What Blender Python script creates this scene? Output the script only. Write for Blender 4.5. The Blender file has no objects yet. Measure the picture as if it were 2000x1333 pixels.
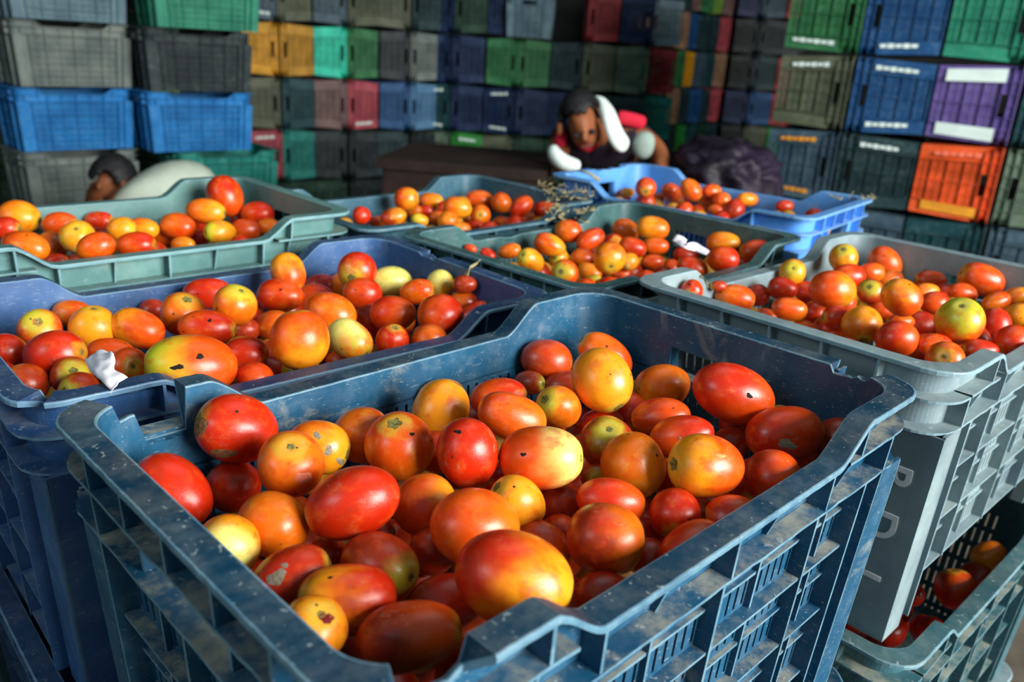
import bpy, bmesh, math, random, mathutils
from mathutils import Vector, Matrix, Quaternion, noise
KEY,SIDE,TOP,WORLD,EXPO=900,42,20,.23,0
SHOWN=set([0, 6, 11, 16, 19, 36, 38, 45, 47, 60, 61, 77, 80, 85, 86, 88, 93, 102, 107, 113, 117, 127, 131, 137, 138, 140, 142, 144, 151, 166, 171, 175, 213, 236, 248, 289, 294, 299, 315, 320, 321, 323, 327, 352, 381, 393, 402, 410, 419, 423, 438, 445, 446, 448, 449, 452, 453, 464, 466, 470, 473, 481])
TOM={
'F':'''
-0.1863 0.5175 -0.0267 -0.817 -0.419 0.397 0.0234 0.0284 R R bruised glossy red tomato with a brown scar on its left end
-0.2106 0.4643 -0.0464 -0.846 0.295 0.444 0.0197 0.0289 R R smooth bright red oval tomato in the left corner
-0.1885 0.5094 -0.0674 -0.984 0.113 -0.135 0.0186 0.0192 R R plain red tomato
-0.1375 0.4755 -0.0287 0.136 -0.399 0.907 0.0212 0.0198 O A red-orange tomato with a pale peeled patch and green stem scar
-0.1342 0.5346 -0.0451 0.981 -0.125 -0.151 0.0192 0.0228 A Y orange tomato spotted with grey dirt
-0.1385 0.4368 -0.0492 -0.949 0.298 0.106 0.0197 0.0219 A A smooth orange tomato with one sharp highlight
-0.1552 0.405 -0.0443 0.207 -0.965 -0.163 0.0184 0.0184 Y L blotchy yellow tomato with a ringed stem scar facing down
-0.0897 0.436 -0.0301 -0.916 -0.13 -0.38 0.0216 0.0296 R R long deep red tomato lying tilted
-0.1089 0.5641 -0.0488 0.993 0.122 0.011 0.0216 0.0223 A B dull orange tomato
-0.0762 0.5369 -0.0422 -0.102 -0.367 0.925 0.0251 0.0251 A O orange tomato with a green stem scar and a black nick
-0.054 0.6095 -0.0452 0.437 0.408 0.802 0.0223 0.026 Y Y upright yellow-orange tomato against the back wall
-0.0581 0.6659 -0.0574 0.997 -0.008 0.073 0.0152 0.0215 Y G small yellow-orange tomato peeking out
-0.0255 0.5076 -0.0288 0.207 -0.057 -0.977 0.021 0.0245 R R glossy red tomato with a small black scar near its top
0.0037 0.5729 -0.0301 0.928 0.117 -0.353 0.0178 0.0271 O A streaky red-orange tomato with a long highlight
-0.0077 0.6435 -0.047 0.995 -0.044 0.088 0.0182 0.0246 O R red-orange tomato
0.0251 0.5103 -0.0305 0.965 -0.196 0.172 0.0221 0.0295 O L orange-red tomato with a pale creamy right end and a black speck
0.0344 0.7534 -0.0515 0.967 0.088 -0.24 0.0209 0.0258 B O dark red tomato at the back corner
0.0194 0.7254 -0.0641 0.801 -0.571 0.182 0.0116 0.0162 B G very small dull tomato with a pale stem end
0.0424 0.6296 -0.0453 -0.638 -0.528 0.561 0.0178 0.0212 A G small orange tomato with a wide green stem scar on the left
0.0779 0.65 -0.0264 0.53 -0.581 -0.618 0.025 0.0285 Y Y big yellow-orange tomato standing upright
0.0922 0.7651 -0.0466 -0.853 0.093 0.513 0.0191 0.0296 O A long red-orange tomato leaning
0.1369 0.6901 -0.0458 -0.916 -0.328 -0.232 0.0211 0.0266 A G orange tomato with a low bright highlight
0.1868 0.6396 -0.0271 0.945 -0.004 -0.326 0.0247 0.0358 R O large bright red oval tomato with a black cross-shaped nick
0.2222 0.6054 -0.0447 0.961 0.277 0.018 0.0221 0.0319 R O deep red oval tomato with a grey dirt smear
0.1385 0.5098 -0.0284 -0.937 -0.313 0.153 0.0217 0.027 O Y shiny orange-yellow tomato with the brightest highlight
0.093 0.5352 -0.0449 0.543 0.005 -0.84 0.0229 0.0236 A Y matte orange tomato
0.0775 0.5744 -0.0485 -0.032 -0.48 0.877 0.0208 0.0208 B G olive-yellow tomato
0.1271 0.631 -0.0484 -0.949 0.19 -0.251 0.0162 0.025 O B dusty orange-red tomato
0.1383 0.5936 -0.0467 -0.906 0.215 -0.363 0.0165 0.0256 R O red tomato with chalky specks
0.1931 0.5342 -0.0463 0.996 -0.026 0.086 0.0199 0.0205 B O knobbly brown-red tomato
0.2738 0.6218 -0.0523 -0.998 -0.023 -0.059 0.0168 0.0194 B B dark brown tomato in the right corner
0.1901 0.6329 -0.068 0.995 0.103 0.019 0.0146 0.0155 B G dark olive tomato in the shade
0.073 0.4877 -0.0478 0.993 -0.007 -0.121 0.0154 0.0238 R O narrow red tomato with a thin bright streak
0.0648 0.4402 -0.0465 0.99 0.024 -0.142 0.022 0.0236 B A round brown-orange tomato
0.115 0.4823 -0.0505 -0.095 -0.903 -0.419 0.0169 0.0169 R R red tomato with its dark stem end facing down
0.1513 0.4791 -0.0485 -0.982 0.119 -0.145 0.0142 0.0175 O R red-orange tomato tucked under the right rim
0.1212 0.4499 -0.055 0.881 0.391 0.264 0.0154 0.0238 R O brown-red oval tomato along the right rim
0.063 0.4098 -0.0667 0.957 0.262 -0.123 0.015 0.0186 B R dark red tomato tucked beside the raised front rim
0.0107 0.4756 -0.046 -0.76 -0.142 0.634 0.0167 0.0201 Y G yellow tomato with a dark stem scar
-0.0151 0.436 -0.0414 0.938 0.281 -0.204 0.0233 0.0279 O A large squarish orange-red tomato
0.009 0.3661 -0.0269 0.961 -0.116 -0.25 0.0243 0.0318 R Y largest tomato, red on the left and yellow on the right
-0.0503 0.4716 -0.0503 0.944 0.31 -0.116 0.0206 0.0213 O Y two-tone orange tomato
-0.0677 0.4054 -0.0515 0.853 -0.517 0.077 0.0189 0.0248 B G brownish orange tomato with a dark green ringed stem scar
-0.0784 0.3665 -0.0473 -0.967 -0.256 -0.003 0.0193 0.0263 R Y red tomato with a yellow left end
-0.1127 0.3843 -0.0479 0.916 0.269 0.299 0.0161 0.0225 R B red tomato crusted with grey dust
-0.0417 0.3411 -0.0472 0.979 0.064 0.193 0.0174 0.027 B O big shaded brown-red tomato in the front corner
-0.088 0.3332 -0.0404 0.348 -0.3 0.888 0.0162 0.0162 O Y orange-yellow tomato with a split red wound on its shoulder
-0.0289 0.3952 -0.0673 0.949 0.237 0.207 0.0169 0.0234 B R dark red tomato squeezed behind the front corner tomato
-0.0412 0.4449 -0.0667 -0.997 -0.081 -0.02 0.0148 0.0154 B B dim brown-red tomato
0.0404 0.5111 -0.0673 0.945 0.306 -0.114 0.0173 0.0178 B B dim dark red tomato
0.0286 0.4578 -0.0652 -0.848 0.401 0.347 0.0138 0.019 O B brown-orange tomato
0.0977 0.458 -0.0706 -0.998 -0.048 -0.042 0.0132 0.0136 B B almost black red tomato
0.0397 0.4816 -0.0702 -0.964 0.187 -0.191 0.0123 0.013 B B deep red tomato low in a gap
0.0696 0.552 -0.0663 -0.003 -0.919 0.394 0.0115 0.0115 B G olive tomato with a dark stem pit
0.0818 0.653 -0.068 0.994 -0.051 0.094 0.0133 0.0194 R B dark red tomato
-0.0799 0.4637 -0.0683 0.994 -0.044 0.102 0.0086 0.0126 B B shaded red tomato
0.0547 0.7238 -0.0641 0.997 0.066 0.041 0.0145 0.0222 B B dark brown-red tomato
-0.1048 0.4345 -0.0682 0.94 0.311 -0.141 0.012 0.0132 B B black-red tomato
0.0361 0.6477 -0.0697 0.942 0.325 -0.088 0.0132 0.0149 O B small orange tomato
''',
'M':'''
-0.2712 0.6522 -0.0387 -0.918 -0.387 0.089 0.0274 0.0384 O H big green-and-orange tomato with two black nicks
-0.195 0.7167 -0.0324 -0.22 0.267 0.938 0.0274 0.0282 Y O large round yellow-orange tomato
-0.3982 0.6713 -0.0439 0.986 -0.018 0.164 0.0215 0.0269 R R large scuffed red tomato
-0.4152 0.7717 -0.0544 0.139 -0.063 0.988 0.0227 0.0227 Y Y bright yellow-orange tomato
-0.3733 0.7772 -0.054 -0.96 0.16 0.23 0.0194 0.0266 O Y red tomato with a yellow lower side
-0.4601 0.7564 -0.0549 0.342 -0.64 0.688 0.0201 0.0201 O G orange-red tomato with a tan blotch
-0.4679 0.8311 -0.0619 0.999 -0.032 -0.013 0.0147 0.0207 A O small orange tomato
-0.4572 0.6976 -0.0552 -0.974 0.181 -0.134 0.0168 0.0177 R R red tomato at the frame edge
-0.4049 0.6353 -0.057 -0.945 0.305 0.117 0.0172 0.0189 B A brown-orange tomato
-0.3714 0.6463 -0.0527 0.495 -0.631 0.598 0.0168 0.0168 B G brownish tomato with a green five-pointed stem scar
-0.3528 0.6223 -0.0548 -0.312 -0.881 0.354 0.0161 0.0161 B G brown-red tomato with a greenish end
-0.443 0.6623 -0.065 0.996 0.079 0.037 0.0143 0.0147 R R red tomato cut by the frame
-0.4414 0.6665 -0.0862 -0.992 0.077 -0.103 0.0091 0.0141 O R small orange-red tomato
-0.3702 0.7124 -0.0558 0.986 0.142 -0.085 0.0142 0.0218 O O orange tomato above the paper scrap
-0.3391 0.682 -0.0551 0.595 -0.734 0.328 0.0169 0.0169 B O brown-red tomato showing a round grey stem scar
-0.3479 0.8258 -0.0539 0.373 -0.288 0.882 0.023 0.023 O A orange tomato with a dark stem mark on top
-0.3526 0.9089 -0.055 0.97 0.222 0.094 0.0176 0.0273 R R vivid red oval tomato
-0.29 0.8184 -0.0376 0.437 -0.157 0.886 0.022 0.022 A G shiny orange tomato with a green scar at upper right
-0.3056 0.7818 -0.0504 0.992 0.11 -0.066 0.0185 0.0286 O R orange-red tomato with a black fleck
-0.3177 0.8055 -0.079 -0.924 0.294 0.243 0.0149 0.0231 R R bright red tomato
-0.4094 0.8907 -0.0728 -0.998 0.009 -0.07 0.0128 0.0151 R B small dark red tomato
-0.2492 0.7264 -0.0538 0.989 0.146 0.013 0.0164 0.0212 R R rosy red tomato
-0.2251 0.6753 -0.0563 0.9 -0.227 -0.372 0.0154 0.0172 R O smooth red-orange tomato
-0.2341 0.7455 -0.077 -0.954 0.226 0.195 0.0149 0.0209 R B shaded red tomato
-0.1991 0.7307 -0.0708 0.127 -0.397 0.909 0.0179 0.0179 Y H yellow-green tomato with a black hole
-0.2706 0.9167 -0.0543 -0.986 0.162 -0.028 0.0195 0.0272 O R red-orange tomato with a dimple on top
-0.2717 0.9551 -0.037 0.415 -0.37 -0.831 0.0202 0.0244 Y O pointed yellow tomato sitting highest at the back
-0.2534 1.0343 -0.0734 0.991 0.127 0.03 0.0146 0.0199 R R red tomato
-0.2505 0.9928 -0.0755 0.996 0.077 0.044 0.0154 0.0238 O R orange-red tomato
-0.1948 0.9843 -0.0365 -0.114 -0.979 -0.171 0.0237 0.0237 R G red tomato with a brown patch at the back corner
-0.2282 1.0565 -0.0766 0.878 0.361 0.316 0.0163 0.0231 A G olive-orange tomato
-0.1806 0.9427 -0.0541 -0.995 -0.091 -0.039 0.02 0.0237 R O round red tomato with an orange front
-0.1566 1.0062 -0.0544 0.941 0.319 -0.116 0.0193 0.0271 L L pale greenish white oval tomato
-0.2003 0.8612 -0.053 -0.956 0.187 0.226 0.0224 0.0297 A O plain orange tomato
-0.1607 0.7727 -0.0499 0.792 -0.407 -0.455 0.0188 0.0244 L A pale yellow-green tomato with an orange left side
-0.17 0.7888 -0.0802 0.999 0.032 -0.038 0.012 0.0187 O B red-brown tomato against the near rim
-0.2635 0.8674 -0.0748 -0.997 0.015 -0.072 0.0182 0.0204 A B dull yellow-brown tomato
-0.1337 0.8768 -0.0542 -0.985 0.133 -0.109 0.0199 0.0262 O R glossy red-orange tomato
-0.0784 0.8458 -0.0423 -0.996 0.044 -0.081 0.023 0.0252 R O big glossy red tomato
-0.1183 0.9648 -0.0532 0.986 -0.033 0.165 0.0155 0.0217 A O small bright orange tomato
-0.0919 0.9842 -0.0473 0.531 -0.054 -0.845 0.017 0.0183 L Y small light green tomato
-0.1215 0.7922 -0.0553 0.226 -0.249 0.942 0.0166 0.0177 O R upright red-orange tomato
-0.085 0.8109 -0.0589 0.117 -0.977 -0.176 0.0184 0.0184 B A brown-orange tomato at the near rim
-0.0615 0.9575 -0.0615 -0.998 -0.021 -0.06 0.0148 0.0185 B A brown-orange tomato near the right wall
-0.0471 0.9306 -0.0662 0.832 0.193 0.52 0.0133 0.0206 R R dark red tomato wedged in the right corner
-0.0604 0.9541 -0.0373 -0.994 0.07 -0.086 0.011 0.0147 B B shrivelled brown tomato with a dry stalk
-0.1631 0.904 -0.0741 0.997 -0.029 0.077 0.02 0.0206 B R dark red tomato in a gap
-0.291 0.8522 -0.0757 -0.997 0.023 -0.075 0.0145 0.015 B B dark brown tomato in a gap
''',
'K':'''
-0.6957 1.1326 -0.0319 0.99 0.047 -0.129 0.0228 0.0285 A Y large orange tomato with a yellow shoulder
-0.6911 1.0918 -0.0397 0.998 0.002 0.064 0.0166 0.0193 R R red tomato at the left frame edge
-0.5764 0.9422 -0.022 -0.978 0.189 0.083 0.0186 0.0289 A O long orange tomato
-0.6376 1.1293 -0.039 0.993 0.115 0.041 0.0185 0.0242 O O soft orange-red tomato
-0.5799 1.0644 -0.0383 0.297 -0.629 0.719 0.0219 0.0219 L Y light green tomato
-0.5038 0.9621 -0.0226 -0.911 -0.177 -0.374 0.0171 0.0226 O A egg-shaped orange-red tomato
-0.6259 1.2123 -0.0492 0.998 0.009 0.063 0.0145 0.0214 O R small red tomato at the back wall
-0.5486 1.1223 -0.0383 0.955 0.296 -0.001 0.0177 0.0191 Y G yellow-orange tomato
-0.5318 1.1513 -0.0412 -0.993 0.059 0.098 0.0145 0.0218 Y A flat yellow-orange tomato
-0.4941 1.0449 -0.0393 0.979 0.202 0.017 0.0179 0.0252 O R red-orange tomato at the near rim
-0.6297 1.0905 -0.0587 0.996 0.07 0.049 0.0194 0.02 A B dim orange tomato
-0.4646 1.2968 -0.0167 -0.485 0.321 0.813 0.0274 0.0338 O R tall orange-red tomato standing above all others
-0.4604 1.2016 -0.022 1.0 0.012 -0.027 0.0188 0.0291 A Y long orange tomato with a yellow right end
-0.4892 1.1687 -0.0391 -0.99 0.112 0.082 0.0184 0.0257 O A glossy orange-red tomato
-0.4221 1.1499 -0.0396 -0.721 -0.685 0.101 0.0167 0.0233 Y H yellow tomato with a green left end
-0.413 1.2911 -0.0399 -0.996 0.056 -0.075 0.0194 0.0266 R O shiny red tomato near the right wall
-0.5204 1.1864 -0.06 0.959 -0.12 -0.255 0.015 0.0195 A O orange tomato
-0.4743 1.146 -0.0599 -0.963 0.241 -0.118 0.0116 0.018 Y A yellowish tomato
-0.4216 1.2574 -0.0595 0.929 0.37 -0.018 0.0174 0.0237 O B brown-orange tomato
-0.3893 1.2667 -0.0546 -0.959 0.259 -0.116 0.0143 0.0207 A B small orange tomato in the right corner
-0.4716 1.1904 -0.0608 0.998 0.021 0.06 0.0135 0.0196 R B dark red tomato
-0.5888 1.0232 -0.0605 0.957 0.289 -0.01 0.0092 0.0142 R R red tomato low at the near rim
-0.4547 1.3388 -0.0602 0.988 0.151 0.034 0.0134 0.0185 R B dim red tomato
-0.6493 1.0346 -0.0605 -0.96 0.135 0.245 0.0099 0.0154 A O orange tomato lying along the rim
''',
'N':'''
-0.2872 1.4902 -0.073 -0.995 -0.089 -0.047 0.0167 0.0172 R R small red tomato at the left corner
-0.2178 1.5766 -0.0538 0.997 0.05 0.055 0.0224 0.0244 O Y orange-red tomato standing highest at the back
-0.1818 1.6777 -0.0733 0.996 -0.085 -0.008 0.0166 0.0249 A Y orange tomato right of the highest one
-0.2303 1.4956 -0.0732 0.931 0.299 0.211 0.0159 0.0246 B Y brown-yellow bruised tomato
-0.1806 1.4867 -0.0738 0.939 0.237 -0.247 0.0111 0.0158 G Y lemon-yellow tomato
-0.1885 1.6494 -0.0893 0.983 0.179 0.029 0.0133 0.0185 R R red tomato
-0.212 1.6332 -0.0867 -0.974 0.201 -0.101 0.0132 0.0183 A A orange tomato below the highest one
-0.1169 1.5277 -0.055 -0.993 0.071 0.097 0.0199 0.0275 Y A shiny yellow-orange tomato
-0.0868 1.7242 -0.0722 0.991 0.127 -0.046 0.0192 0.0297 O A long orange-red tomato
-0.04 1.6942 -0.0713 -0.746 0.484 0.457 0.021 0.022 A O upright orange tomato left of the rosy one
-0.076 1.5758 -0.075 0.047 -0.98 0.193 0.0198 0.0198 O A orange-red tomato with its stem end forward
0.0012 1.582 -0.0554 0.718 0.283 0.636 0.0186 0.0255 R O rosy red tomato leaning right
0.0504 1.6086 -0.0642 -0.957 0.289 -0.031 0.0169 0.0263 O R flat orange-red tomato by the right wall
-0.0326 1.6028 -0.0936 -0.969 0.223 -0.108 0.013 0.0201 O A orange-red tomato at the near rim
0.0191 1.6428 -0.0901 -0.988 -0.062 -0.14 0.0123 0.019 A O long orange tomato at the near rim
-0.1021 1.4347 -0.0738 0.964 0.255 -0.078 0.0117 0.0181 Y A yellow tomato lowest at the near rim
-0.1295 1.4867 -0.0724 -0.969 0.222 -0.107 0.0185 0.0191 A Y upright pale orange tomato
-0.1617 1.6111 -0.0935 0.96 0.28 0.007 0.0141 0.0181 A O small orange tomato
-0.0815 1.5496 -0.0918 0.994 -0.073 0.079 0.0116 0.0174 R B dark red tomato
-0.2694 1.543 -0.0938 0.951 0.308 -0.001 0.0106 0.0154 R A small red tomato
-0.1083 1.6244 -0.0937 -0.998 0.0 -0.064 0.0121 0.0162 A O tiny orange tomato
''',
'O':'''
-0.0704 1.1971 -0.0515 -0.969 0.196 0.15 0.0068 0.0105 O R red-orange tomato at the left end
-0.0436 1.1963 -0.0581 -0.887 0.255 0.385 0.0083 0.0129 R R red tomato lying along the left rim
-0.0125 1.2241 -0.0581 0.961 -0.006 0.277 0.0116 0.0179 A A plain orange tomato
0.0192 1.1685 -0.0571 -0.548 -0.635 0.544 0.017 0.0238 Y G yellow-orange tomato with a pale green stem scar
0.0486 1.2694 -0.0551 -0.96 0.053 0.274 0.0175 0.0263 Y O two-tone yellow tomato
0.0647 1.2892 -0.0794 -0.435 -0.88 0.189 0.0164 0.0164 Y G small yellow-green tomato
0.0667 1.1135 -0.0576 -0.357 -0.88 0.314 0.0192 0.0192 O G orange-red tomato with a grey stem scar
0.0807 1.3446 -0.0472 -0.98 -0.002 0.199 0.0193 0.0235 O A orange-red tomato at the back wall
0.1163 1.3271 -0.0547 0.793 0.436 0.425 0.0166 0.0258 O R long red-orange tomato leaning right
0.1289 1.1416 -0.038 0.05 -0.931 -0.361 0.0234 0.0234 O Y large orange tomato with a yellow highlight
0.1838 1.4264 -0.0563 -0.916 0.245 0.318 0.0196 0.0249 A O clean orange tomato
0.2226 1.3744 -0.0392 -0.992 0.078 0.096 0.0197 0.0274 A Y shiny amber tomato, the highest of the right group
0.2218 1.3225 -0.0578 -0.981 0.167 -0.103 0.0141 0.0218 O A glossy orange tomato
0.1816 1.2984 -0.0573 0.98 -0.006 -0.197 0.0163 0.0228 O R red-orange tomato
0.1659 1.2025 -0.0568 -0.947 -0.062 -0.315 0.0137 0.0141 Y L small pale yellow tomato
0.156 1.2096 -0.079 -0.987 0.125 -0.099 0.01 0.0155 O B brown-orange tomato at the near rim
0.2155 1.2959 -0.0779 0.995 0.089 0.043 0.0123 0.019 O B dull red-orange tomato
0.1035 1.2873 -0.0773 -0.994 0.018 0.109 0.0162 0.0195 B A dull yellow-brown tomato
0.1097 1.209 -0.0779 -0.91 0.288 0.297 0.0123 0.019 A Y amber tomato low in the corner
0.1128 1.1664 -0.0779 0.995 0.089 0.041 0.0074 0.0115 G G small green tomato at the near rim
0.2809 1.3604 -0.0776 0.982 0.186 0.019 0.0145 0.0225 R B dark red tomato under the white twist of plastic
0.2583 1.1958 -0.0576 -0.954 0.16 0.252 0.0151 0.0234 O R red-orange tomato by the grey crate corner
0.333 1.3366 -0.0479 -0.975 0.193 -0.108 0.0175 0.0272 Y A yellow-orange tomato
0.2975 1.1797 -0.0394 -0.967 0.247 0.058 0.0193 0.023 R O red tomato
0.3767 1.2972 -0.0493 -0.972 -0.07 -0.225 0.0171 0.0264 R O dark red tomato in the right corner
0.1219 1.3512 -0.0788 0.975 0.222 0.011 0.0119 0.0184 R B dark red tomato
''',
'P':'''
0.2266 1.7841 -0.0473 -0.995 0.069 -0.075 0.0099 0.0153 Y Y tiny yellow tomato
0.2567 1.7375 -0.028 -0.101 -0.969 -0.226 0.0217 0.0217 R O red tomato standing alone at the left
0.3419 1.8361 -0.0576 -0.84 0.426 0.335 0.0192 0.0297 O Y orange-red tomato with a yellow end
0.3525 1.7485 -0.028 0.702 -0.176 -0.69 0.0203 0.0268 A O upright orange tomato
0.4023 1.7737 -0.0322 0.968 0.251 0.02 0.0152 0.0217 O A orange-red tomato at the back
0.4018 1.7949 -0.0611 -0.993 0.085 -0.079 0.0188 0.0232 O Y shiny orange tomato
0.4212 1.7513 -0.0466 -0.963 0.247 -0.105 0.0183 0.0188 A O round orange tomato
0.4718 1.7423 -0.0397 0.965 0.256 -0.061 0.015 0.0232 Y A yellow-orange tomato by itself
0.536 1.6964 -0.0411 0.98 0.197 0.027 0.0125 0.0194 R O red tomato alone at the right end
0.3054 1.8648 -0.0672 0.986 0.166 0.034 0.0103 0.016 A O small orange tomato
0.406 1.729 -0.0629 -0.986 0.142 -0.09 0.0107 0.0165 O A orange tomato at the near rim
0.3196 1.8086 -0.041 -0.997 -0.056 -0.054 0.0155 0.0188 O O orange-red tomato
''',
'G':'''
0.2022 0.9217 -0.0182 -0.422 -0.893 -0.158 0.0131 0.0131 O R small orange-red tomato with a dark tip in the left corner
0.2664 0.9726 -0.0377 0.99 -0.114 -0.085 0.0162 0.025 A O long orange tomato
0.2424 0.9642 -0.022 -0.996 -0.072 -0.046 0.0067 0.0105 B G olive tomato peeking out
0.317 0.9211 -0.0325 0.989 -0.067 -0.132 0.013 0.0201 O A oblong orange-red tomato with a pale streak
0.3355 1.0143 -0.0334 -0.949 0.314 0.036 0.0142 0.0187 R R bright red tomato
0.3644 1.0744 -0.0262 -0.229 -0.817 0.53 0.0174 0.0174 Y G yellow tomato with a small stem scar
0.3105 1.0262 -0.0474 -0.957 0.255 -0.139 0.0144 0.0148 R B dark red tomato
0.3719 0.9472 -0.013 0.969 0.194 -0.152 0.0229 0.0283 O Y large orange-red tomato with a yellow right side
0.446 1.0939 -0.0324 0.987 0.157 0.023 0.018 0.0242 O R red-orange tomato
0.4516 1.1342 -0.0158 -0.344 -0.552 0.76 0.0197 0.0197 Y G yellow tomato sitting highest at the back
0.383 1.0646 -0.0525 0.995 -0.056 0.083 0.0176 0.0182 R B shaded red tomato
0.3685 0.981 -0.0531 0.991 0.133 0.024 0.0151 0.0156 R O red tomato
0.5315 1.1821 -0.03 0.675 -0.292 -0.677 0.0208 0.0267 O A orange tomato leaning against the back wall
0.493 1.1308 -0.0334 0.962 0.272 -0.009 0.0142 0.0178 O A orange-red tomato left of the leaning one
0.4513 1.0264 -0.0333 -0.474 -0.668 0.573 0.0163 0.0163 B G brown-red tomato with a green stem scar
0.449 0.9376 -0.0144 -0.796 0.242 0.554 0.0203 0.0239 O Y shiny orange tomato with a yellow upper side
0.5287 1.1486 -0.0463 0.948 0.286 0.141 0.0131 0.0202 A B amber tomato
0.3833 0.8758 -0.0322 -0.079 -0.8 -0.595 0.0214 0.0214 Y B blotched yellow-brown tomato
0.366 0.9047 -0.0338 -0.998 -0.038 -0.055 0.0139 0.0163 R R rosy red tomato
0.4628 1.0089 -0.053 -0.983 0.145 -0.112 0.0129 0.0168 O O plain orange-red tomato
0.4039 0.8329 -0.0318 0.996 0.085 0.037 0.0194 0.0221 R O round red tomato at the near rim
0.4714 0.8447 -0.0124 -0.312 -0.438 0.843 0.0244 0.026 O H large tomato, yellow-green on top and orange below
0.5488 0.9107 -0.0327 -0.197 0.393 0.898 0.0169 0.021 R R glossy red tomato
0.6215 1.0882 -0.0235 -0.95 0.176 0.256 0.0213 0.0295 O O bright orange-red oval tomato at the back wall
0.5797 1.1356 -0.0408 -0.992 0.123 -0.005 0.0143 0.0222 O B long dull orange-red tomato
0.5309 1.0463 -0.0338 0.995 0.092 0.039 0.0113 0.0175 A Y small amber tomato
0.5157 0.9916 -0.0333 0.998 -0.003 0.067 0.0145 0.0177 O R soft red-orange tomato
0.5803 1.0497 -0.0336 0.969 0.127 -0.211 0.0133 0.0206 O B brownish orange tomato
0.6064 1.017 -0.0337 0.917 0.23 0.325 0.0123 0.019 A O long amber tomato
0.6496 1.0494 -0.0337 -0.926 0.056 -0.373 0.012 0.0186 Y A yellow tomato at the right frame edge
0.6025 0.9576 -0.0332 0.998 -0.006 0.069 0.0153 0.0165 Y G pale yellow tomato at the right frame edge
0.4929 0.966 -0.0556 -0.97 0.202 -0.133 0.0174 0.0211 R B dull red tomato
0.4411 0.826 -0.0337 0.992 0.126 0.022 0.0123 0.0187 O R red-orange tomato with a crease
0.431 0.7807 -0.0337 -0.538 -0.718 0.442 0.0182 0.0182 G O greenish yellow tomato with a dark tip at the near rim
0.4837 0.816 -0.0334 -0.976 0.215 -0.044 0.0117 0.0181 R B dull red tomato beside the raised front corner
0.5373 0.8538 -0.0337 -0.829 -0.171 -0.532 0.0177 0.0188 O R orange-red tomato
0.4933 0.8534 -0.0537 -0.819 0.33 0.469 0.0111 0.0172 O O orange tomato
0.4635 0.9563 -0.0505 -0.998 -0.018 -0.061 0.0111 0.0171 A B ochre tomato
0.3787 0.9151 -0.0563 0.96 0.277 -0.031 0.0118 0.0183 O B brown-orange tomato
0.3387 0.9209 -0.0547 -0.928 0.307 0.212 0.0095 0.0148 O A orange tomato along the near rim
0.3052 0.9612 -0.0536 -0.907 0.375 0.191 0.008 0.0125 O B small orange tomato along the near rim
0.3671 0.8542 -0.0501 0.96 -0.076 -0.269 0.0089 0.0138 O R red-orange tomato along the near rim
0.559 0.8693 -0.054 -0.995 -0.09 -0.034 0.0158 0.0181 O B brownish tomato at the right frame edge
''',
'Q':'''
0.5493 0.8488 -0.3471 -0.119 0.392 0.912 0.0233 0.024 R O red tomato seen through the gap
0.628 0.9252 -0.3456 -0.816 -0.143 -0.561 0.0184 0.0224 A Y yellow-orange tomato seen through the gap
0.6042 0.9 -0.3675 -0.312 -0.114 -0.943 0.022 0.0233 B R dark red tomato seen through the gap
0.6486 0.9291 -0.3717 -0.25 -0.039 -0.968 0.0146 0.0173 O L pale-ended tomato seen through the gap
''',
}
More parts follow.
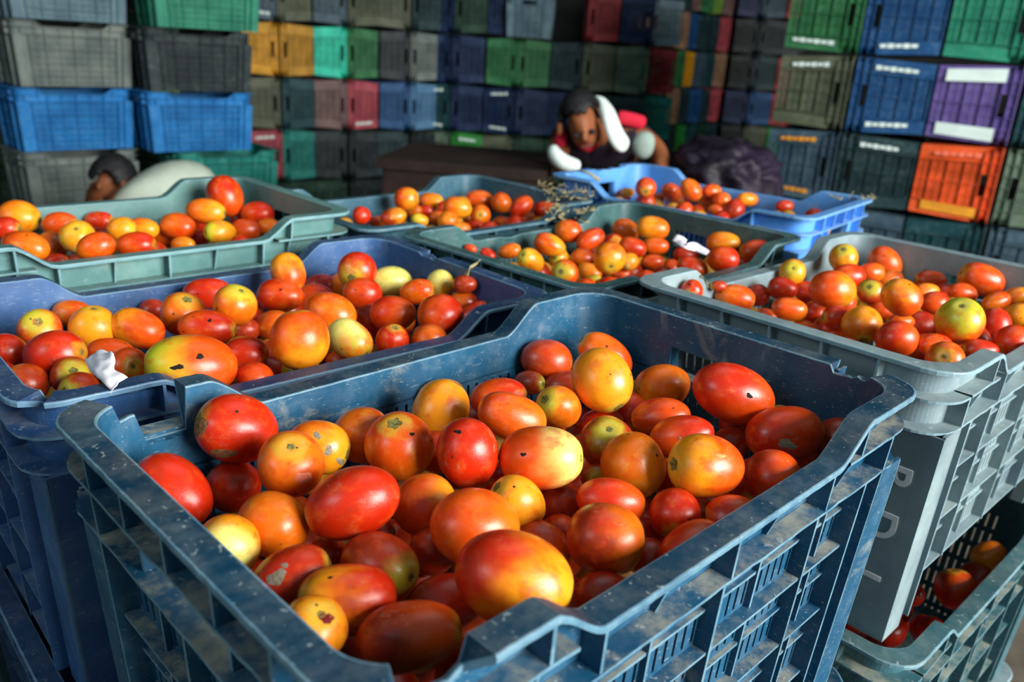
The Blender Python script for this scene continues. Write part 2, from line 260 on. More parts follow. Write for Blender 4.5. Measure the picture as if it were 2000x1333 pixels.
FILL={
'F':'''
0.119 0.642 -0.1514 0.9 0.09 -0.44 0.0201 0.0203
0.2088 0.6803 -0.1583 -0.51 0.85 0.11 0.0167 0.0188
0.0504 0.5093 -0.1818 -0.79 0.61 -0.07 0.0183 0.0184
-0.0944 0.3504 -0.1898 -0.03 -0.28 -0.96 0.0204 0.0214
-0.1063 0.5505 -0.0957 0.48 0.3 -0.82 0.0201 0.0211
0.022 0.546 -0.1581 -0.23 -0.25 0.94 0.0201 0.0226
-0.0179 0.4149 -0.099 0.63 0.63 -0.45 0.019 0.0208
0.1067 0.5824 -0.1392 0.84 -0.5 -0.21 0.017 0.019
0.1475 0.5602 -0.1694 -0.63 -0.73 0.27 0.021 0.0227
0.1296 0.7289 -0.1357 -0.02 -0.99 -0.12 0.0187 0.0213
0.0566 0.3986 -0.1647 -0.55 0.41 -0.73 0.0207 0.0209
0.0542 0.7182 -0.1188 0.05 0.97 0.24 0.0204 0.0207
-0.0615 0.483 -0.1823 0.02 -0.7 -0.72 0.0204 0.0232
0.0038 0.5469 -0.1 0.83 -0.54 0.11 0.0205 0.0217
0.0944 0.622 -0.0967 -0.59 0.06 0.8 0.0192 0.0196
-0.1641 0.5329 -0.1607 0.65 0.14 0.74 0.0175 0.0184
0.1311 0.5502 -0.063 0 -0.6 0.8 0.0184 0.0206
0.1384 0.6657 -0.0921 -0.24 -0.3 0.92 0.0175 0.0177
0.035 0.5654 -0.1093 -0.85 0.09 -0.52 0.0166 0.0178
-0.0515 0.453 -0.0992 0.31 0.46 -0.83 0.0193 0.022
-0.0457 0.5714 -0.1837 -0.02 0.65 0.76 0.0178 0.0183
0.0966 0.4612 -0.1628 0.81 -0.01 -0.58 0.0177 0.0186
0.1322 0.7138 -0.1663 0 0.76 -0.65 0.0169 0.018
0.2464 0.6286 -0.1573 0.88 0.44 0.17 0.0192 0.0217
0.0743 0.6704 -0.1055 -0.03 1 -0.07 0.0183 0.0205
0.0689 0.4243 -0.1395 0.04 0.34 -0.94 0.0187 0.0197
-0.1058 0.5231 -0.1816 -0.54 0.72 0.45 0.0168 0.0172
0.0482 0.458 -0.1874 -0.8 -0.44 0.4 0.017 0.0177
0.014 0.3892 -0.0618 -0.63 -0.59 0.51 0.0187 0.0198
0.0271 0.6719 -0.1451 -0.56 -0.09 0.82 0.0198 0.0222
-0.0838 0.6073 -0.1405 0.86 0.01 0.51 0.018 0.0196
0.0694 0.6891 -0.1473 0.33 -0.48 -0.81 0.0191 0.0204
0.0297 0.4333 -0.1362 -0.28 0.07 -0.96 0.0176 0.0181
-0.1041 0.4677 -0.1853 0.42 -0.33 -0.85 0.0195 0.0219
0.0271 0.7451 -0.1822 -0.54 0.39 0.75 0.0176 0.0176
-0.1125 0.4999 -0.1111 -0.57 -0.75 -0.34 0.0207 0.0225
-0.0549 0.3517 -0.1 0.96 0.29 0.04 0.0192 0.0201
-0.1021 0.3876 -0.1654 -0.05 -0.35 0.93 0.0188 0.0195
0.2521 0.6322 -0.0822 0.57 0.54 0.62 0.0196 0.0199
0.0213 0.3575 -0.1495 -0.04 -0.59 -0.81 0.0168 0.0183
-0.0252 0.4905 -0.1387 -0.68 -0.73 0.09 0.0168 0.018
0.2248 0.607 -0.1729 -0.8 0.5 -0.34 0.0176 0.0201
-0.0965 0.4572 -0.1156 -0.38 -0.85 -0.37 0.0166 0.0172
0.1299 0.4885 -0.1644 0.6 -0.75 0.28 0.0194 0.0215
-0.0598 0.3086 -0.1778 -0.55 0.82 -0.19 0.0202 0.0209
-0.009 0.3478 -0.0751 0.88 0.2 -0.44 0.0188 0.0199
0.1775 0.6824 -0.1122 -0.56 -0.77 0.31 0.0174 0.0179
-0.1347 0.4724 -0.0904 -0.01 0.65 -0.76 0.0186 0.02
0.2182 0.6614 -0.127 0.68 0.73 -0.05 0.0191 0.0196
0.1291 0.534 -0.1179 -0.6 -0.79 0.07 0.0208 0.0211
0.0755 0.7717 -0.1838 0.99 0.12 0.05 0.0187 0.0191
-0.1464 0.4371 -0.1703 0.53 -0.38 0.76 0.0202 0.0215
-0.0058 0.618 -0.094 0.27 0.41 0.87 0.0196 0.0201
-0.0134 0.5665 -0.1762 -0.3 -0.07 -0.95 0.0181 0.0192
-0.0178 0.6934 -0.1239 -0.81 -0.58 -0.02 0.0187 0.0188
-0.0355 0.4938 -0.0801 0.56 -0.48 -0.67 0.0165 0.0167
0.1312 0.6043 -0.1585 -0.96 -0.14 0.23 0.0168 0.0188
0.002 0.3922 -0.1857 0.07 -0.39 -0.92 0.017 0.0176
-0.2012 0.4641 -0.1885 0.72 -0.68 0.12 0.018 0.0203
0.0815 0.5468 -0.1623 -0.54 0.33 -0.78 0.0187 0.019
0.0477 0.4878 -0.1282 0.99 -0.12 0.12 0.0176 0.0177
0.0713 0.7762 -0.1275 -0.14 0.93 -0.34 0.019 0.0205
0.0054 0.7083 -0.1495 0.04 0.43 0.9 0.017 0.0185
0.1853 0.5262 -0.1449 0.59 0.77 -0.25 0.0187 0.0198
-0.1481 0.553 -0.1824 -0.61 0.09 0.79 0.0171 0.0186
-0.0398 0.6274 -0.184 -0.97 -0.19 -0.18 0.0203 0.0208
-0.0751 0.4163 -0.1886 -0.31 -0.68 0.66 0.0176 0.02
-0.0763 0.6232 -0.1757 0.38 0.92 0.07 0.0187 0.0206
-0.1226 0.5826 -0.1287 0.34 -0.92 -0.21 0.0182 0.0194
-0.0064 0.4635 -0.1773 -0.28 0.81 -0.52 0.0208 0.0226
-0.0357 0.5473 -0.1 0.05 0.81 -0.58 0.0175 0.0194
0.1552 0.5246 -0.1717 0.28 0.39 -0.88 0.0166 0.0181
0.0924 0.6624 -0.1725 0.96 -0.21 -0.16 0.0186 0.0214
0.1282 0.7543 -0.1854 -0.35 0.02 -0.94 0.02 0.0227
-0.0691 0.5688 -0.1093 -0.59 0.54 0.6 0.0205 0.022
0.1279 0.4945 -0.0887 -0.18 0.33 0.93 0.0206 0.0208
-0.2234 0.4685 -0.1373 0.87 0.27 -0.41 0.0192 0.0199
0.0928 0.4882 -0.0792 -0.94 -0.3 0.17 0.019 0.0211
-0.0942 0.4431 -0.1526 0.63 -0.38 -0.68 0.0186 0.0198
0.0794 0.5833 -0.1702 -0.69 -0.67 -0.27 0.0206 0.0209
-0.0357 0.6834 -0.1513 -0.36 -0.88 -0.31 0.0171 0.0185
-0.0183 0.3245 -0.1612 0.38 -0.22 0.9 0.0186 0.0194
0.1705 0.5931 -0.1542 0.67 -0.53 -0.52 0.0192 0.0207
0.1433 0.5933 -0.0973 -0.44 0.83 0.34 0.0192 0.0194
0.2325 0.6521 -0.0579 0.6 0.7 0.38 0.0168 0.0182
-0.0798 0.4227 -0.113 0.95 -0.24 0.2 0.0176 0.018
-0.0765 0.4908 -0.0989 0.14 0.8 0.59 0.0201 0.021
-0.1871 0.455 -0.1553 0.83 0.11 -0.54 0.0172 0.019
0.0573 0.6355 -0.0955 -0.21 0.98 -0.04 0.0199 0.0211
-0.1136 0.4271 -0.0971 -0.69 -0.16 0.71 0.0176 0.0184
-0.0013 0.6638 -0.1024 -0.01 0.98 -0.21 0.0192 0.0196
0.0597 0.7328 -0.162 0.55 0.83 -0.08 0.0189 0.0192
-0.0897 0.3371 -0.1055 0.27 -0.26 0.93 0.0168 0.019
0.1917 0.564 -0.0689 -0.26 -0.92 -0.29 0.0187 0.0199
0.1625 0.6859 -0.1536 0.6 -0.69 -0.41 0.0182 0.0188
-0.0424 0.3649 -0.1751 0.86 0.48 -0.17 0.0208 0.0233
-0.0165 0.5113 -0.1113 0.85 -0.52 -0.09 0.0198 0.0203
0.02 0.388 -0.1164 -0.09 -0.8 -0.59 0.0165 0.0186
0.2018 0.5611 -0.146 -0.51 0.5 0.7 0.0175 0.0198
-0.0459 0.5289 -0.1299 -0.59 -0.81 -0.05 0.0202 0.0212
0.0968 0.5808 -0.1041 -0.67 -0.7 0.23 0.0173 0.0174
0.2315 0.6033 -0.1309 0 -0.3 -0.95 0.0205 0.0214
0.0522 0.527 -0.1148 0.49 0.34 0.8 0.0167 0.0188
0.1828 0.5319 -0.1022 -0.01 -0.77 -0.64 0.0184 0.0189
0.0905 0.6458 -0.1307 0.86 -0.51 -0.01 0.0172 0.0192
-0.1919 0.4607 -0.0909 -0.84 0.36 0.4 0.0188 0.0194
0.1372 0.6939 -0.1189 -0.21 0.45 0.87 0.0176 0.0177
0.066 0.6062 -0.1142 -0.91 0.09 0.4 0.0181 0.0206
-0.0441 0.293 -0.1238 -0.51 -0.75 -0.41 0.021 0.0212
-0.1211 0.386 -0.1009 0.11 0.12 -0.99 0.0177 0.0184
0.0904 0.7465 -0.1466 0.08 -0.65 0.76 0.0208 0.0234
-0.1559 0.5032 -0.1404 0.63 0.05 0.78 0.0199 0.0205
-0.0134 0.569 -0.1301 0.58 -0.15 -0.8 0.0199 0.0228
-0.0519 0.5709 -0.0628 -0.42 0.84 -0.33 0.0167 0.0168
0.1084 0.7769 -0.0995 0.92 -0.18 0.36 0.0178 0.019
-0.0665 0.3167 -0.076 0.72 -0.21 -0.66 0.0189 0.0203
-0.0089 0.6179 -0.1414 0.66 -0.4 -0.64 0.0169 0.0178
0.1547 0.5289 -0.0775 -0.98 -0.2 -0.04 0.0186 0.0209
0.0289 0.6151 -0.1628 0.03 -0.37 -0.93 0.0177 0.019
-0.0841 0.5661 -0.1609 0.41 -0.68 0.61 0.0205 0.0233
-0.0601 0.5332 -0.1868 0.23 0.95 -0.22 0.0202 0.0204
0.0155 0.7184 -0.1106 0.29 -0.53 0.79 0.0167 0.0175
-0.1856 0.5139 -0.1058 0.69 -0.18 0.7 0.0168 0.0181
0.1127 0.7204 -0.0696 0.76 0.51 -0.4 0.0166 0.0181
0.0881 0.5116 -0.1187 0.37 -0.93 -0.06 0.0201 0.0203
0.2027 0.5702 -0.1025 -0.17 -0.03 -0.99 0.0176 0.02
0.0335 0.5687 -0.1853 0.56 -0.75 0.35 0.0168 0.0185
-0.0002 0.5227 -0.0617 -0.82 -0.28 0.5 0.0174 0.0176
0.0781 0.46 -0.1053 -0.93 0.37 -0 0.0165 0.0171
-0.0024 0.5236 -0.1766 -0.87 0.42 0.25 0.0172 0.0191
0.1812 0.6132 -0.0917 0.33 0.75 0.57 0.0195 0.02
-0.1511 0.5211 -0.1012 0.55 -0.62 -0.56 0.0202 0.0211
0.0838 0.6228 -0.1647 -0.45 -0.22 0.87 0.0166 0.0189
0.1465 0.7315 -0.0653 0.54 0.82 -0.18 0.0184 0.0194
-0.1465 0.5509 -0.0752 0.32 0.94 -0.07 0.0177 0.019
-0.0446 0.4282 -0.1361 -0.2 0.56 0.81 0.0192 0.0205
-0.0756 0.3612 -0.1292 -0.94 0.31 0.17 0.0167 0.018
-0.0496 0.3909 -0.1046 -0.07 -0.96 0.28 0.0207 0.0236
-0.1578 0.4235 -0.082 0.53 0.39 -0.75 0.0181 0.0193
0.0158 0.4894 -0.1074 0.53 0.82 0.21 0.0187 0.0208
-0.032 0.6711 -0.0858 0.17 0.58 -0.8 0.0176 0.0192
0.1767 0.655 -0.1765 -0.94 -0.32 0.11 0.0199 0.0201
0.1078 0.6729 -0.0644 -0.25 -0.79 -0.56 0.0169 0.0189
0.0076 0.3557 -0.1823 0.54 0.75 0.37 0.0173 0.0195
0.2057 0.6682 -0.067 -0.41 0.87 -0.27 0.0178 0.0189
0.0344 0.6289 -0.1289 -0.05 -0.51 -0.86 0.0191 0.0216
-0.1184 0.5815 -0.1648 -0.4 -0.03 -0.92 0.019 0.021
0.0217 0.6983 -0.184 -0.64 -0.22 -0.73 0.0193 0.0198
0.1265 0.743 -0.1018 -0.46 -0.4 0.8 0.0171 0.0196
-0.0668 0.6379 -0.1347 -0.45 0.87 -0.22 0.0169 0.018''',
'M':'''
-0.3422 0.6012 -0.1073 0.78 0.13 0.62 0.017 0.018
-0.3106 0.9189 -0.0799 -0.12 -0.82 -0.56 0.0189 0.0203
-0.327 0.9282 -0.1205 0.92 -0.19 -0.35 0.0189 0.0209
-0.3134 0.6197 -0.105 0.16 -0.99 0.02 0.0177 0.0177
-0.2619 0.8407 -0.1018 0.07 -0.38 -0.92 0.0186 0.0209
-0.5078 0.7779 -0.0906 0.74 -0.19 0.65 0.0166 0.0173
-0.3105 0.8809 -0.1027 -0.56 0.03 -0.83 0.0165 0.0167
-0.1025 0.8825 -0.1183 0.97 0.25 -0.04 0.0178 0.0184
-0.4397 0.7707 -0.0878 -0.62 0.34 -0.71 0.0181 0.0196
-0.2105 1.0317 -0.1203 0.87 -0.45 -0.19 0.0195 0.0212
-0.2105 0.8936 -0.1126 0.17 0.29 -0.94 0.0196 0.022
-0.3966 0.7086 -0.0766 -0.59 -0.45 0.67 0.0197 0.0207
-0.3454 0.7872 -0.113 0.63 -0.7 0.34 0.018 0.0206
-0.3311 0.7449 -0.0772 0.53 -0.46 0.71 0.0196 0.0204
-0.2416 0.7376 -0.1107 0.6 -0 -0.8 0.0179 0.0194
-0.1207 0.8269 -0.1033 -0.69 0.7 -0.21 0.0181 0.0184
-0.1375 0.946 -0.0854 0.68 -0.69 0.25 0.0188 0.0198
-0.0847 0.8423 -0.112 -0.58 -0.76 -0.29 0.0203 0.0214
-0.4212 0.8573 -0.0932 -0.93 -0.37 -0.07 0.0174 0.0177
-0.375 0.864 -0.119 -0.84 -0.54 -0.06 0.0181 0.0189
-0.2166 0.965 -0.1005 0.38 0.92 -0.12 0.0173 0.0174
-0.2413 0.789 -0.0787 -0.82 0.22 -0.53 0.0169 0.0169
-0.2749 0.6657 -0.0981 0.78 0.23 -0.58 0.0189 0.0189
-0.4472 0.6974 -0.1166 -0.79 -0.06 0.61 0.0205 0.0232
-0.3696 0.9054 -0.1216 -0.02 -0.67 -0.74 0.0205 0.0228
-0.2766 0.9717 -0.0899 0.06 0.83 0.55 0.0202 0.0222
-0.2664 0.6946 -0.0703 0.29 0.91 0.28 0.0198 0.0207
-0.2474 0.6935 -0.1187 -0.44 0.36 -0.82 0.0188 0.0191
-0.1747 0.8518 -0.0959 -0.75 -0.09 0.66 0.0183 0.0202
-0.0944 0.9369 -0.1014 0.06 -0.71 0.7 0.0188 0.0202
-0.3731 0.7369 -0.1112 0.07 -0.99 -0.14 0.0167 0.0168
-0.3122 0.6685 -0.1153 0.79 -0.61 -0.04 0.0171 0.0186
-0.0539 0.8888 -0.0772 -0.8 0.55 -0.23 0.0168 0.0182
-0.4 0.7858 -0.1073 0.38 -0.24 0.89 0.0182 0.0185
-0.4886 0.8042 -0.0917 0.47 -0.17 0.87 0.0166 0.0185
-0.1388 0.9661 -0.1203 -0.09 0.98 0.17 0.0168 0.0189
-0.3379 0.6422 -0.0994 0.78 0.19 -0.59 0.0165 0.017
-0.3023 0.7281 -0.1071 -0.38 -0.61 0.7 0.0206 0.0214
-0.2986 0.9837 -0.1171 0.81 -0.41 0.41 0.019 0.0199
-0.3125 0.6695 -0.0756 0.63 0.55 0.55 0.0205 0.021
-0.2797 0.8843 -0.1156 -0.09 0.24 -0.97 0.0191 0.0202
-0.2228 0.851 -0.1214 0.06 0.94 0.34 0.019 0.021
-0.1301 0.9102 -0.1184 0.83 -0.54 0.12 0.0187 0.0204
-0.2093 0.9265 -0.0943 -0.42 -0.73 -0.54 0.0174 0.0181
-0.477 0.7367 -0.0966 0.02 0.13 0.99 0.0171 0.0188
-0.4345 0.7986 -0.1104 -0.78 0.18 -0.59 0.0179 0.0197
-0.184 0.7429 -0.1083 0.74 0.65 0.17 0.0207 0.0223
-0.229 0.7783 -0.1119 0.9 -0.44 -0.04 0.018 0.0187
-0.401 0.6909 -0.119 -0 0.75 -0.66 0.0185 0.0192
-0.267 0.7631 -0.0703 -0.01 0.29 0.96 0.0172 0.0195
-0.3907 0.6538 -0.1136 -0.2 0.9 0.38 0.0189 0.0213
-0.3958 0.807 -0.0697 0.01 1 0.06 0.0191 0.0197
-0.0195 0.8976 -0.077 0.19 -0.97 0.13 0.0194 0.0211
-0.2711 0.7881 -0.0988 0.19 -0.02 0.98 0.0172 0.0191
-0.3601 0.7241 -0.0856 0.92 -0.28 0.27 0.0168 0.0177
-0.1597 0.8839 -0.1121 0.8 -0.14 0.58 0.0171 0.0192
-0.0979 0.9023 -0.0914 0.41 0.69 -0.6 0.0181 0.0196
-0.4326 0.7361 -0.1212 -0.37 -0.67 -0.65 0.0207 0.021
-0.1487 0.779 -0.1212 0.85 -0.37 0.37 0.0186 0.02
-0.26 0.9284 -0.1078 -0.32 -0.91 -0.26 0.0183 0.0204
-0.3322 0.7563 -0.1229 -0.69 0.72 0.1 0.017 0.0172
-0.0551 0.8638 -0.1114 -0.41 -0.12 0.9 0.0179 0.0204
-0.1826 0.993 -0.0812 -0.96 -0.17 -0.22 0.0185 0.0208
-0.2005 0.8113 -0.0759 0.88 -0.45 0.16 0.0173 0.0195
-0.035 0.9126 -0.1097 0.44 -0.09 -0.9 0.0186 0.0192
-0.1906 1.0693 -0.0793 -0.2 0.89 0.41 0.0199 0.0218
-0.1697 0.9374 -0.0931 0.32 0.78 -0.54 0.0176 0.0178
-0.0937 0.9773 -0.1189 0.02 -0.55 0.83 0.0182 0.0189
-0.1861 1.0669 -0.1164 0.77 -0.51 -0.38 0.0199 0.0214
-0.2835 0.8123 -0.1166 0.94 0.28 0.19 0.0178 0.0185''',
'G':'''
0.5936 0.9964 -0.0936 0.93 0.27 -0.24 0.0187 0.0193
0.2949 0.8846 -0.0809 0.91 -0.29 0.28 0.0184 0.0203
0.6042 1.061 -0.0726 -0.14 0.73 0.68 0.0178 0.02
0.55 0.9058 -0.0839 -0.26 -0.52 -0.81 0.0188 0.0209
0.4849 1.067 -0.0848 0.63 0.67 -0.39 0.0171 0.019
0.5574 1.0872 -0.0649 0.55 0.22 -0.8 0.0187 0.0195
0.3755 0.7223 -0.0707 -0.59 -0.09 -0.8 0.0174 0.0191
0.5728 1.0236 -0.0848 -0.03 0.02 1 0.018 0.0191
0.6094 0.9383 -0.0835 -0.52 -0.83 0.17 0.0177 0.0201
0.3856 0.916 -0.0875 -0.71 0.1 0.7 0.0177 0.0187
0.6332 1.0217 -0.0792 0.56 0.72 -0.41 0.0173 0.0181
0.4055 1.0387 -0.0865 0.93 -0.2 -0.3 0.019 0.0198
0.3559 1.0483 -0.069 0.09 -0.5 0.86 0.0183 0.0206
0.3046 0.7676 -0.0753 0.13 0.95 -0.29 0.0175 0.0189
0.4129 0.7704 -0.0869 0.16 -0.65 -0.74 0.0194 0.0213
0.68 1.0092 -0.0493 0.99 0.11 -0.04 0.0185 0.0188
0.5189 0.8955 -0.0468 -0.65 0.73 0.21 0.0179 0.0202
0.4651 0.8418 -0.0712 -0.23 -0.33 -0.92 0.018 0.0185
0.4024 0.9825 -0.071 0.47 0.67 -0.57 0.0176 0.0184
0.3177 0.8259 -0.0799 0.42 0.72 0.55 0.0206 0.0225
0.2457 0.8931 -0.0573 0.81 -0.54 -0.22 0.0204 0.0206
0.6682 1.0433 -0.0558 -0.97 0.09 -0.24 0.0167 0.0189
0.567 1.1172 -0.0837 -0.54 -0.17 0.82 0.0202 0.0213
0.3409 0.9734 -0.0763 0.91 -0.4 0.11 0.0174 0.0186
0.522 0.8747 -0.0792 0.11 -0.79 -0.6 0.0183 0.0207
0.4359 0.7998 -0.0673 -0.94 -0.03 -0.33 0.0201 0.0211
0.347 0.9334 -0.088 0.45 0.63 0.64 0.0201 0.0228
0.3382 0.8887 -0.0855 -0.91 0.02 -0.42 0.0173 0.0198
0.4694 0.9056 -0.0685 0.96 -0.23 -0.14 0.021 0.0221
0.3946 0.849 -0.0673 -0.38 0.13 -0.92 0.0193 0.0207
0.58 0.9625 -0.0916 0.78 -0.62 0.07 0.0195 0.0201
0.2852 0.807 -0.0483 0.3 0.93 -0.22 0.0181 0.0207
0.4372 1.0504 -0.094 0.09 -0.64 0.77 0.0168 0.017
0.4384 1.1365 -0.0851 0.88 -0.08 -0.47 0.0187 0.019
0.4308 0.8889 -0.0864 -0.45 0.72 -0.53 0.0196 0.0223
0.2924 0.9811 -0.07 0.17 0.96 0.23 0.0187 0.0193
0.4811 0.9946 -0.0927 -0.55 0.32 -0.77 0.0184 0.0208
0.5882 0.9235 -0.0584 -0.99 -0.08 0.13 0.0204 0.0226
0.4937 1.1507 -0.0974 0.8 0.58 0.16 0.0165 0.0183
0.322 0.8017 -0.0473 0.75 0.58 0.33 0.0198 0.0206
0.4811 1.1498 -0.0626 0.99 0.14 0.04 0.0184 0.0208
0.5344 1.1747 -0.094 -0.32 -0.35 -0.88 0.0205 0.0219
0.3123 0.9255 -0.0671 0.3 -0.77 -0.56 0.0167 0.0174
0.6697 0.9939 -0.0831 0.31 0.07 0.95 0.021 0.0241
0.5316 0.9545 -0.049 -0.52 -0.33 -0.79 0.0165 0.0166
0.219 0.8603 -0.0707 -0.39 -0.32 -0.86 0.0186 0.0194
0.2667 0.8525 -0.0648 -0.08 0.76 -0.64 0.0202 0.0213
0.5304 0.9822 -0.0954 -0.2 0.05 -0.98 0.0199 0.0207
0.3246 0.7431 -0.0972 0.64 0.59 0.49 0.018 0.0201
0.556 1.0211 -0.054 0.13 0.63 0.76 0.0192 0.0216
0.5168 1.0092 -0.0676 -0.75 0.62 -0.23 0.0173 0.0195
0.4403 1.0715 -0.061 0.62 0.73 0.29 0.0178 0.0187
0.417 1.1011 -0.0677 -0.39 -0.54 0.74 0.0168 0.0191
0.4834 1.1134 -0.0963 0.83 0.38 -0.41 0.0186 0.0208
0.3454 0.8524 -0.0808 0.36 0.16 -0.92 0.0201 0.021
0.26 0.9386 -0.0774 -0.7 -0.7 -0.1 0.0165 0.0185
0.3949 0.7627 -0.0509 0.05 -1 -0.07 0.0195 0.0223
0.3357 0.7585 -0.0496 0.43 0.61 0.66 0.0198 0.0214
0.3891 1.0744 -0.0931 0.8 -0.55 0.24 0.0174 0.019
0.4845 1.0453 -0.0538 0.16 -0.13 0.98 0.0181 0.0183
0.4337 0.9286 -0.0937 -1 0.04 0 0.0175 0.0201
0.5341 1.0673 -0.0949 -0.78 0.48 -0.4 0.0193 0.0203
0.6024 0.9816 -0.0541 0.33 -0.07 0.94 0.018 0.0197
0.4979 1.1929 -0.0863 0.7 -0.54 -0.47 0.0193 0.0203
0.3731 0.8311 -0.097 -0.62 -0.67 -0.41 0.0185 0.0196
0.5842 1.0712 -0.0988 -0.99 0.08 -0.12 0.0193 0.0199
0.358 0.8122 -0.0721 0.4 -0.9 -0.19 0.0179 0.0185
0.4051 0.9529 -0.0896 0.97 0.04 -0.25 0.0199 0.0209
0.1922 0.8954 -0.0947 -0.03 0.95 0.3 0.0172 0.0197
0.5885 1.1044 -0.0562 0.71 -0.04 -0.7 0.0196 0.0202
0.2673 0.7984 -0.0916 -0.81 0.51 -0.28 0.0169 0.017
0.5227 1.0434 -0.0653 -0.12 -0.93 0.35 0.0194 0.0221
0.5052 1.0811 -0.0569 -0.61 -0.45 0.65 0.0165 0.0165
0.4848 0.8753 -0.0817 -0.04 0.44 -0.9 0.0172 0.0196
0.4113 1.0129 -0.0453 -0.81 0.44 0.38 0.0173 0.019
0.5826 0.9202 -0.1 -0.67 -0.22 0.7 0.0168 0.0184
0.3699 0.7877 -0.0993 -0.51 0.86 -0.09 0.0168 0.0186
0.5617 0.9792 -0.0517 -0.25 -0.88 0.4 0.0179 0.0197
0.5036 0.942 -0.0955 0.03 -0.58 0.81 0.0202 0.0226
0.3768 0.9516 -0.0649 -0.49 0.13 0.86 0.0183 0.0184''',
'K':'''
-0.4714 0.9859 -0.0552 0.16 0.4 -0.9 0.0195 0.0213
-0.5531 1.2198 -0.0691 0.08 -0.17 0.98 0.017 0.0189
-0.6903 1.068 -0.0871 -0.75 -0.32 -0.58 0.0194 0.0206
-0.3723 1.1473 -0.0713 -0.97 0.12 0.2 0.0174 0.0193
-0.6666 0.9413 -0.0577 0.21 0.24 0.95 0.0205 0.0205
-0.5596 1.0901 -0.0562 -0.45 0.72 -0.53 0.0172 0.0186
-0.5945 0.8788 -0.0651 0.19 -0.6 -0.77 0.0196 0.0216
-0.7121 1.0481 -0.0606 -0.75 0.41 0.52 0.018 0.018
-0.5669 1.1131 -0.0899 0.54 -0.22 -0.81 0.0168 0.0171
-0.6066 0.9624 -0.0686 0.24 -0.97 0.1 0.0197 0.0217
-0.7564 1.0522 -0.0892 -0.68 0.01 -0.73 0.0197 0.0198
-0.5145 1.1511 -0.0849 0.15 0.94 0.3 0.0203 0.0221
-0.5543 0.9592 -0.0758 -0.91 0.11 0.39 0.0205 0.0234
-0.432 1.1005 -0.0736 -0.51 -0.28 -0.82 0.0178 0.0188
-0.6419 0.9573 -0.0837 -0.61 -0.58 -0.55 0.02 0.0225
-0.6016 1.0861 -0.0868 0.78 -0.26 -0.57 0.0167 0.0189
-0.537 1.0149 -0.0823 -0.78 -0.54 -0.32 0.0177 0.0183
-0.3619 1.2021 -0.0768 -0.86 -0.37 0.35 0.0194 0.0213
-0.4673 1.0267 -0.0715 0 0.54 -0.84 0.0172 0.0175
-0.335 1.208 -0.0506 -0.85 0.23 -0.48 0.0183 0.0206
-0.4964 1.2715 -0.0552 0.96 -0.06 0.27 0.0176 0.0177
-0.4896 1.0828 -0.0603 0.6 -0.67 -0.44 0.0194 0.0217
-0.3722 1.0878 -0.0878 0.13 -0.79 0.6 0.0189 0.0214
-0.5972 1.1631 -0.0656 0.78 -0.3 -0.55 0.0186 0.0192
-0.4956 0.961 -0.0595 -0.47 0.54 -0.7 0.0175 0.0193
-0.3381 1.1757 -0.0853 0.86 -0.29 -0.42 0.0191 0.02
-0.5647 0.8986 -0.0742 0.23 0.77 0.59 0.0169 0.0174
-0.3769 1.1056 -0.0514 -0.33 0.29 0.9 0.0192 0.0214
-0.6571 1.0099 -0.0826 -0.63 -0.71 0.32 0.0197 0.0224
-0.6501 0.8939 -0.0738 0.17 -0.61 0.78 0.0181 0.0198
-0.433 1.2129 -0.0752 -0.4 0.08 -0.91 0.0195 0.0204
-0.6711 1.1357 -0.084 0.84 -0.49 0.23 0.0188 0.0195
-0.5865 0.9251 -0.0657 0.42 -0.2 -0.88 0.0184 0.0197
-0.4118 1.1836 -0.075 0.73 -0.59 0.36 0.0184 0.0211
-0.7283 0.9819 -0.0719 0.99 0.16 -0.06 0.0205 0.0235
-0.537 1.2861 -0.0627 -0.93 0.17 -0.33 0.0178 0.0204
-0.5336 1.0727 -0.0847 -0.51 0.01 -0.86 0.02 0.0217
-0.737 1.0692 -0.059 0.69 -0.63 0.36 0.0171 0.0188
-0.4869 1.1223 -0.0874 0.55 -0.32 -0.77 0.0185 0.0199
-0.4744 1.2253 -0.0844 0.34 0.29 -0.9 0.0201 0.0209
-0.5081 1.0465 -0.0774 0.66 -0.72 -0.21 0.0199 0.0208
-0.6218 0.8686 -0.0832 -0.76 -0.44 -0.48 0.0165 0.0189
-0.3078 1.1527 -0.0678 -0.38 -0.9 -0.23 0.0181 0.0194
-0.4098 1.0573 -0.0861 0.63 0.01 0.78 0.02 0.0225
-0.4474 1.2848 -0.0863 -0.2 -0.92 -0.33 0.0193 0.0219
-0.6513 1.0978 -0.0885 -0.18 -0.08 0.98 0.0177 0.02
-0.753 1.0157 -0.0647 1 -0.08 -0.03 0.0192 0.0197
-0.6838 1.0279 -0.0537 -0.55 -0.55 -0.62 0.018 0.018
-0.4375 1.1544 -0.0893 -0.47 -0.7 0.53 0.0205 0.0218
-0.5196 1.2451 -0.0885 0.7 0.47 -0.54 0.0191 0.0217''',
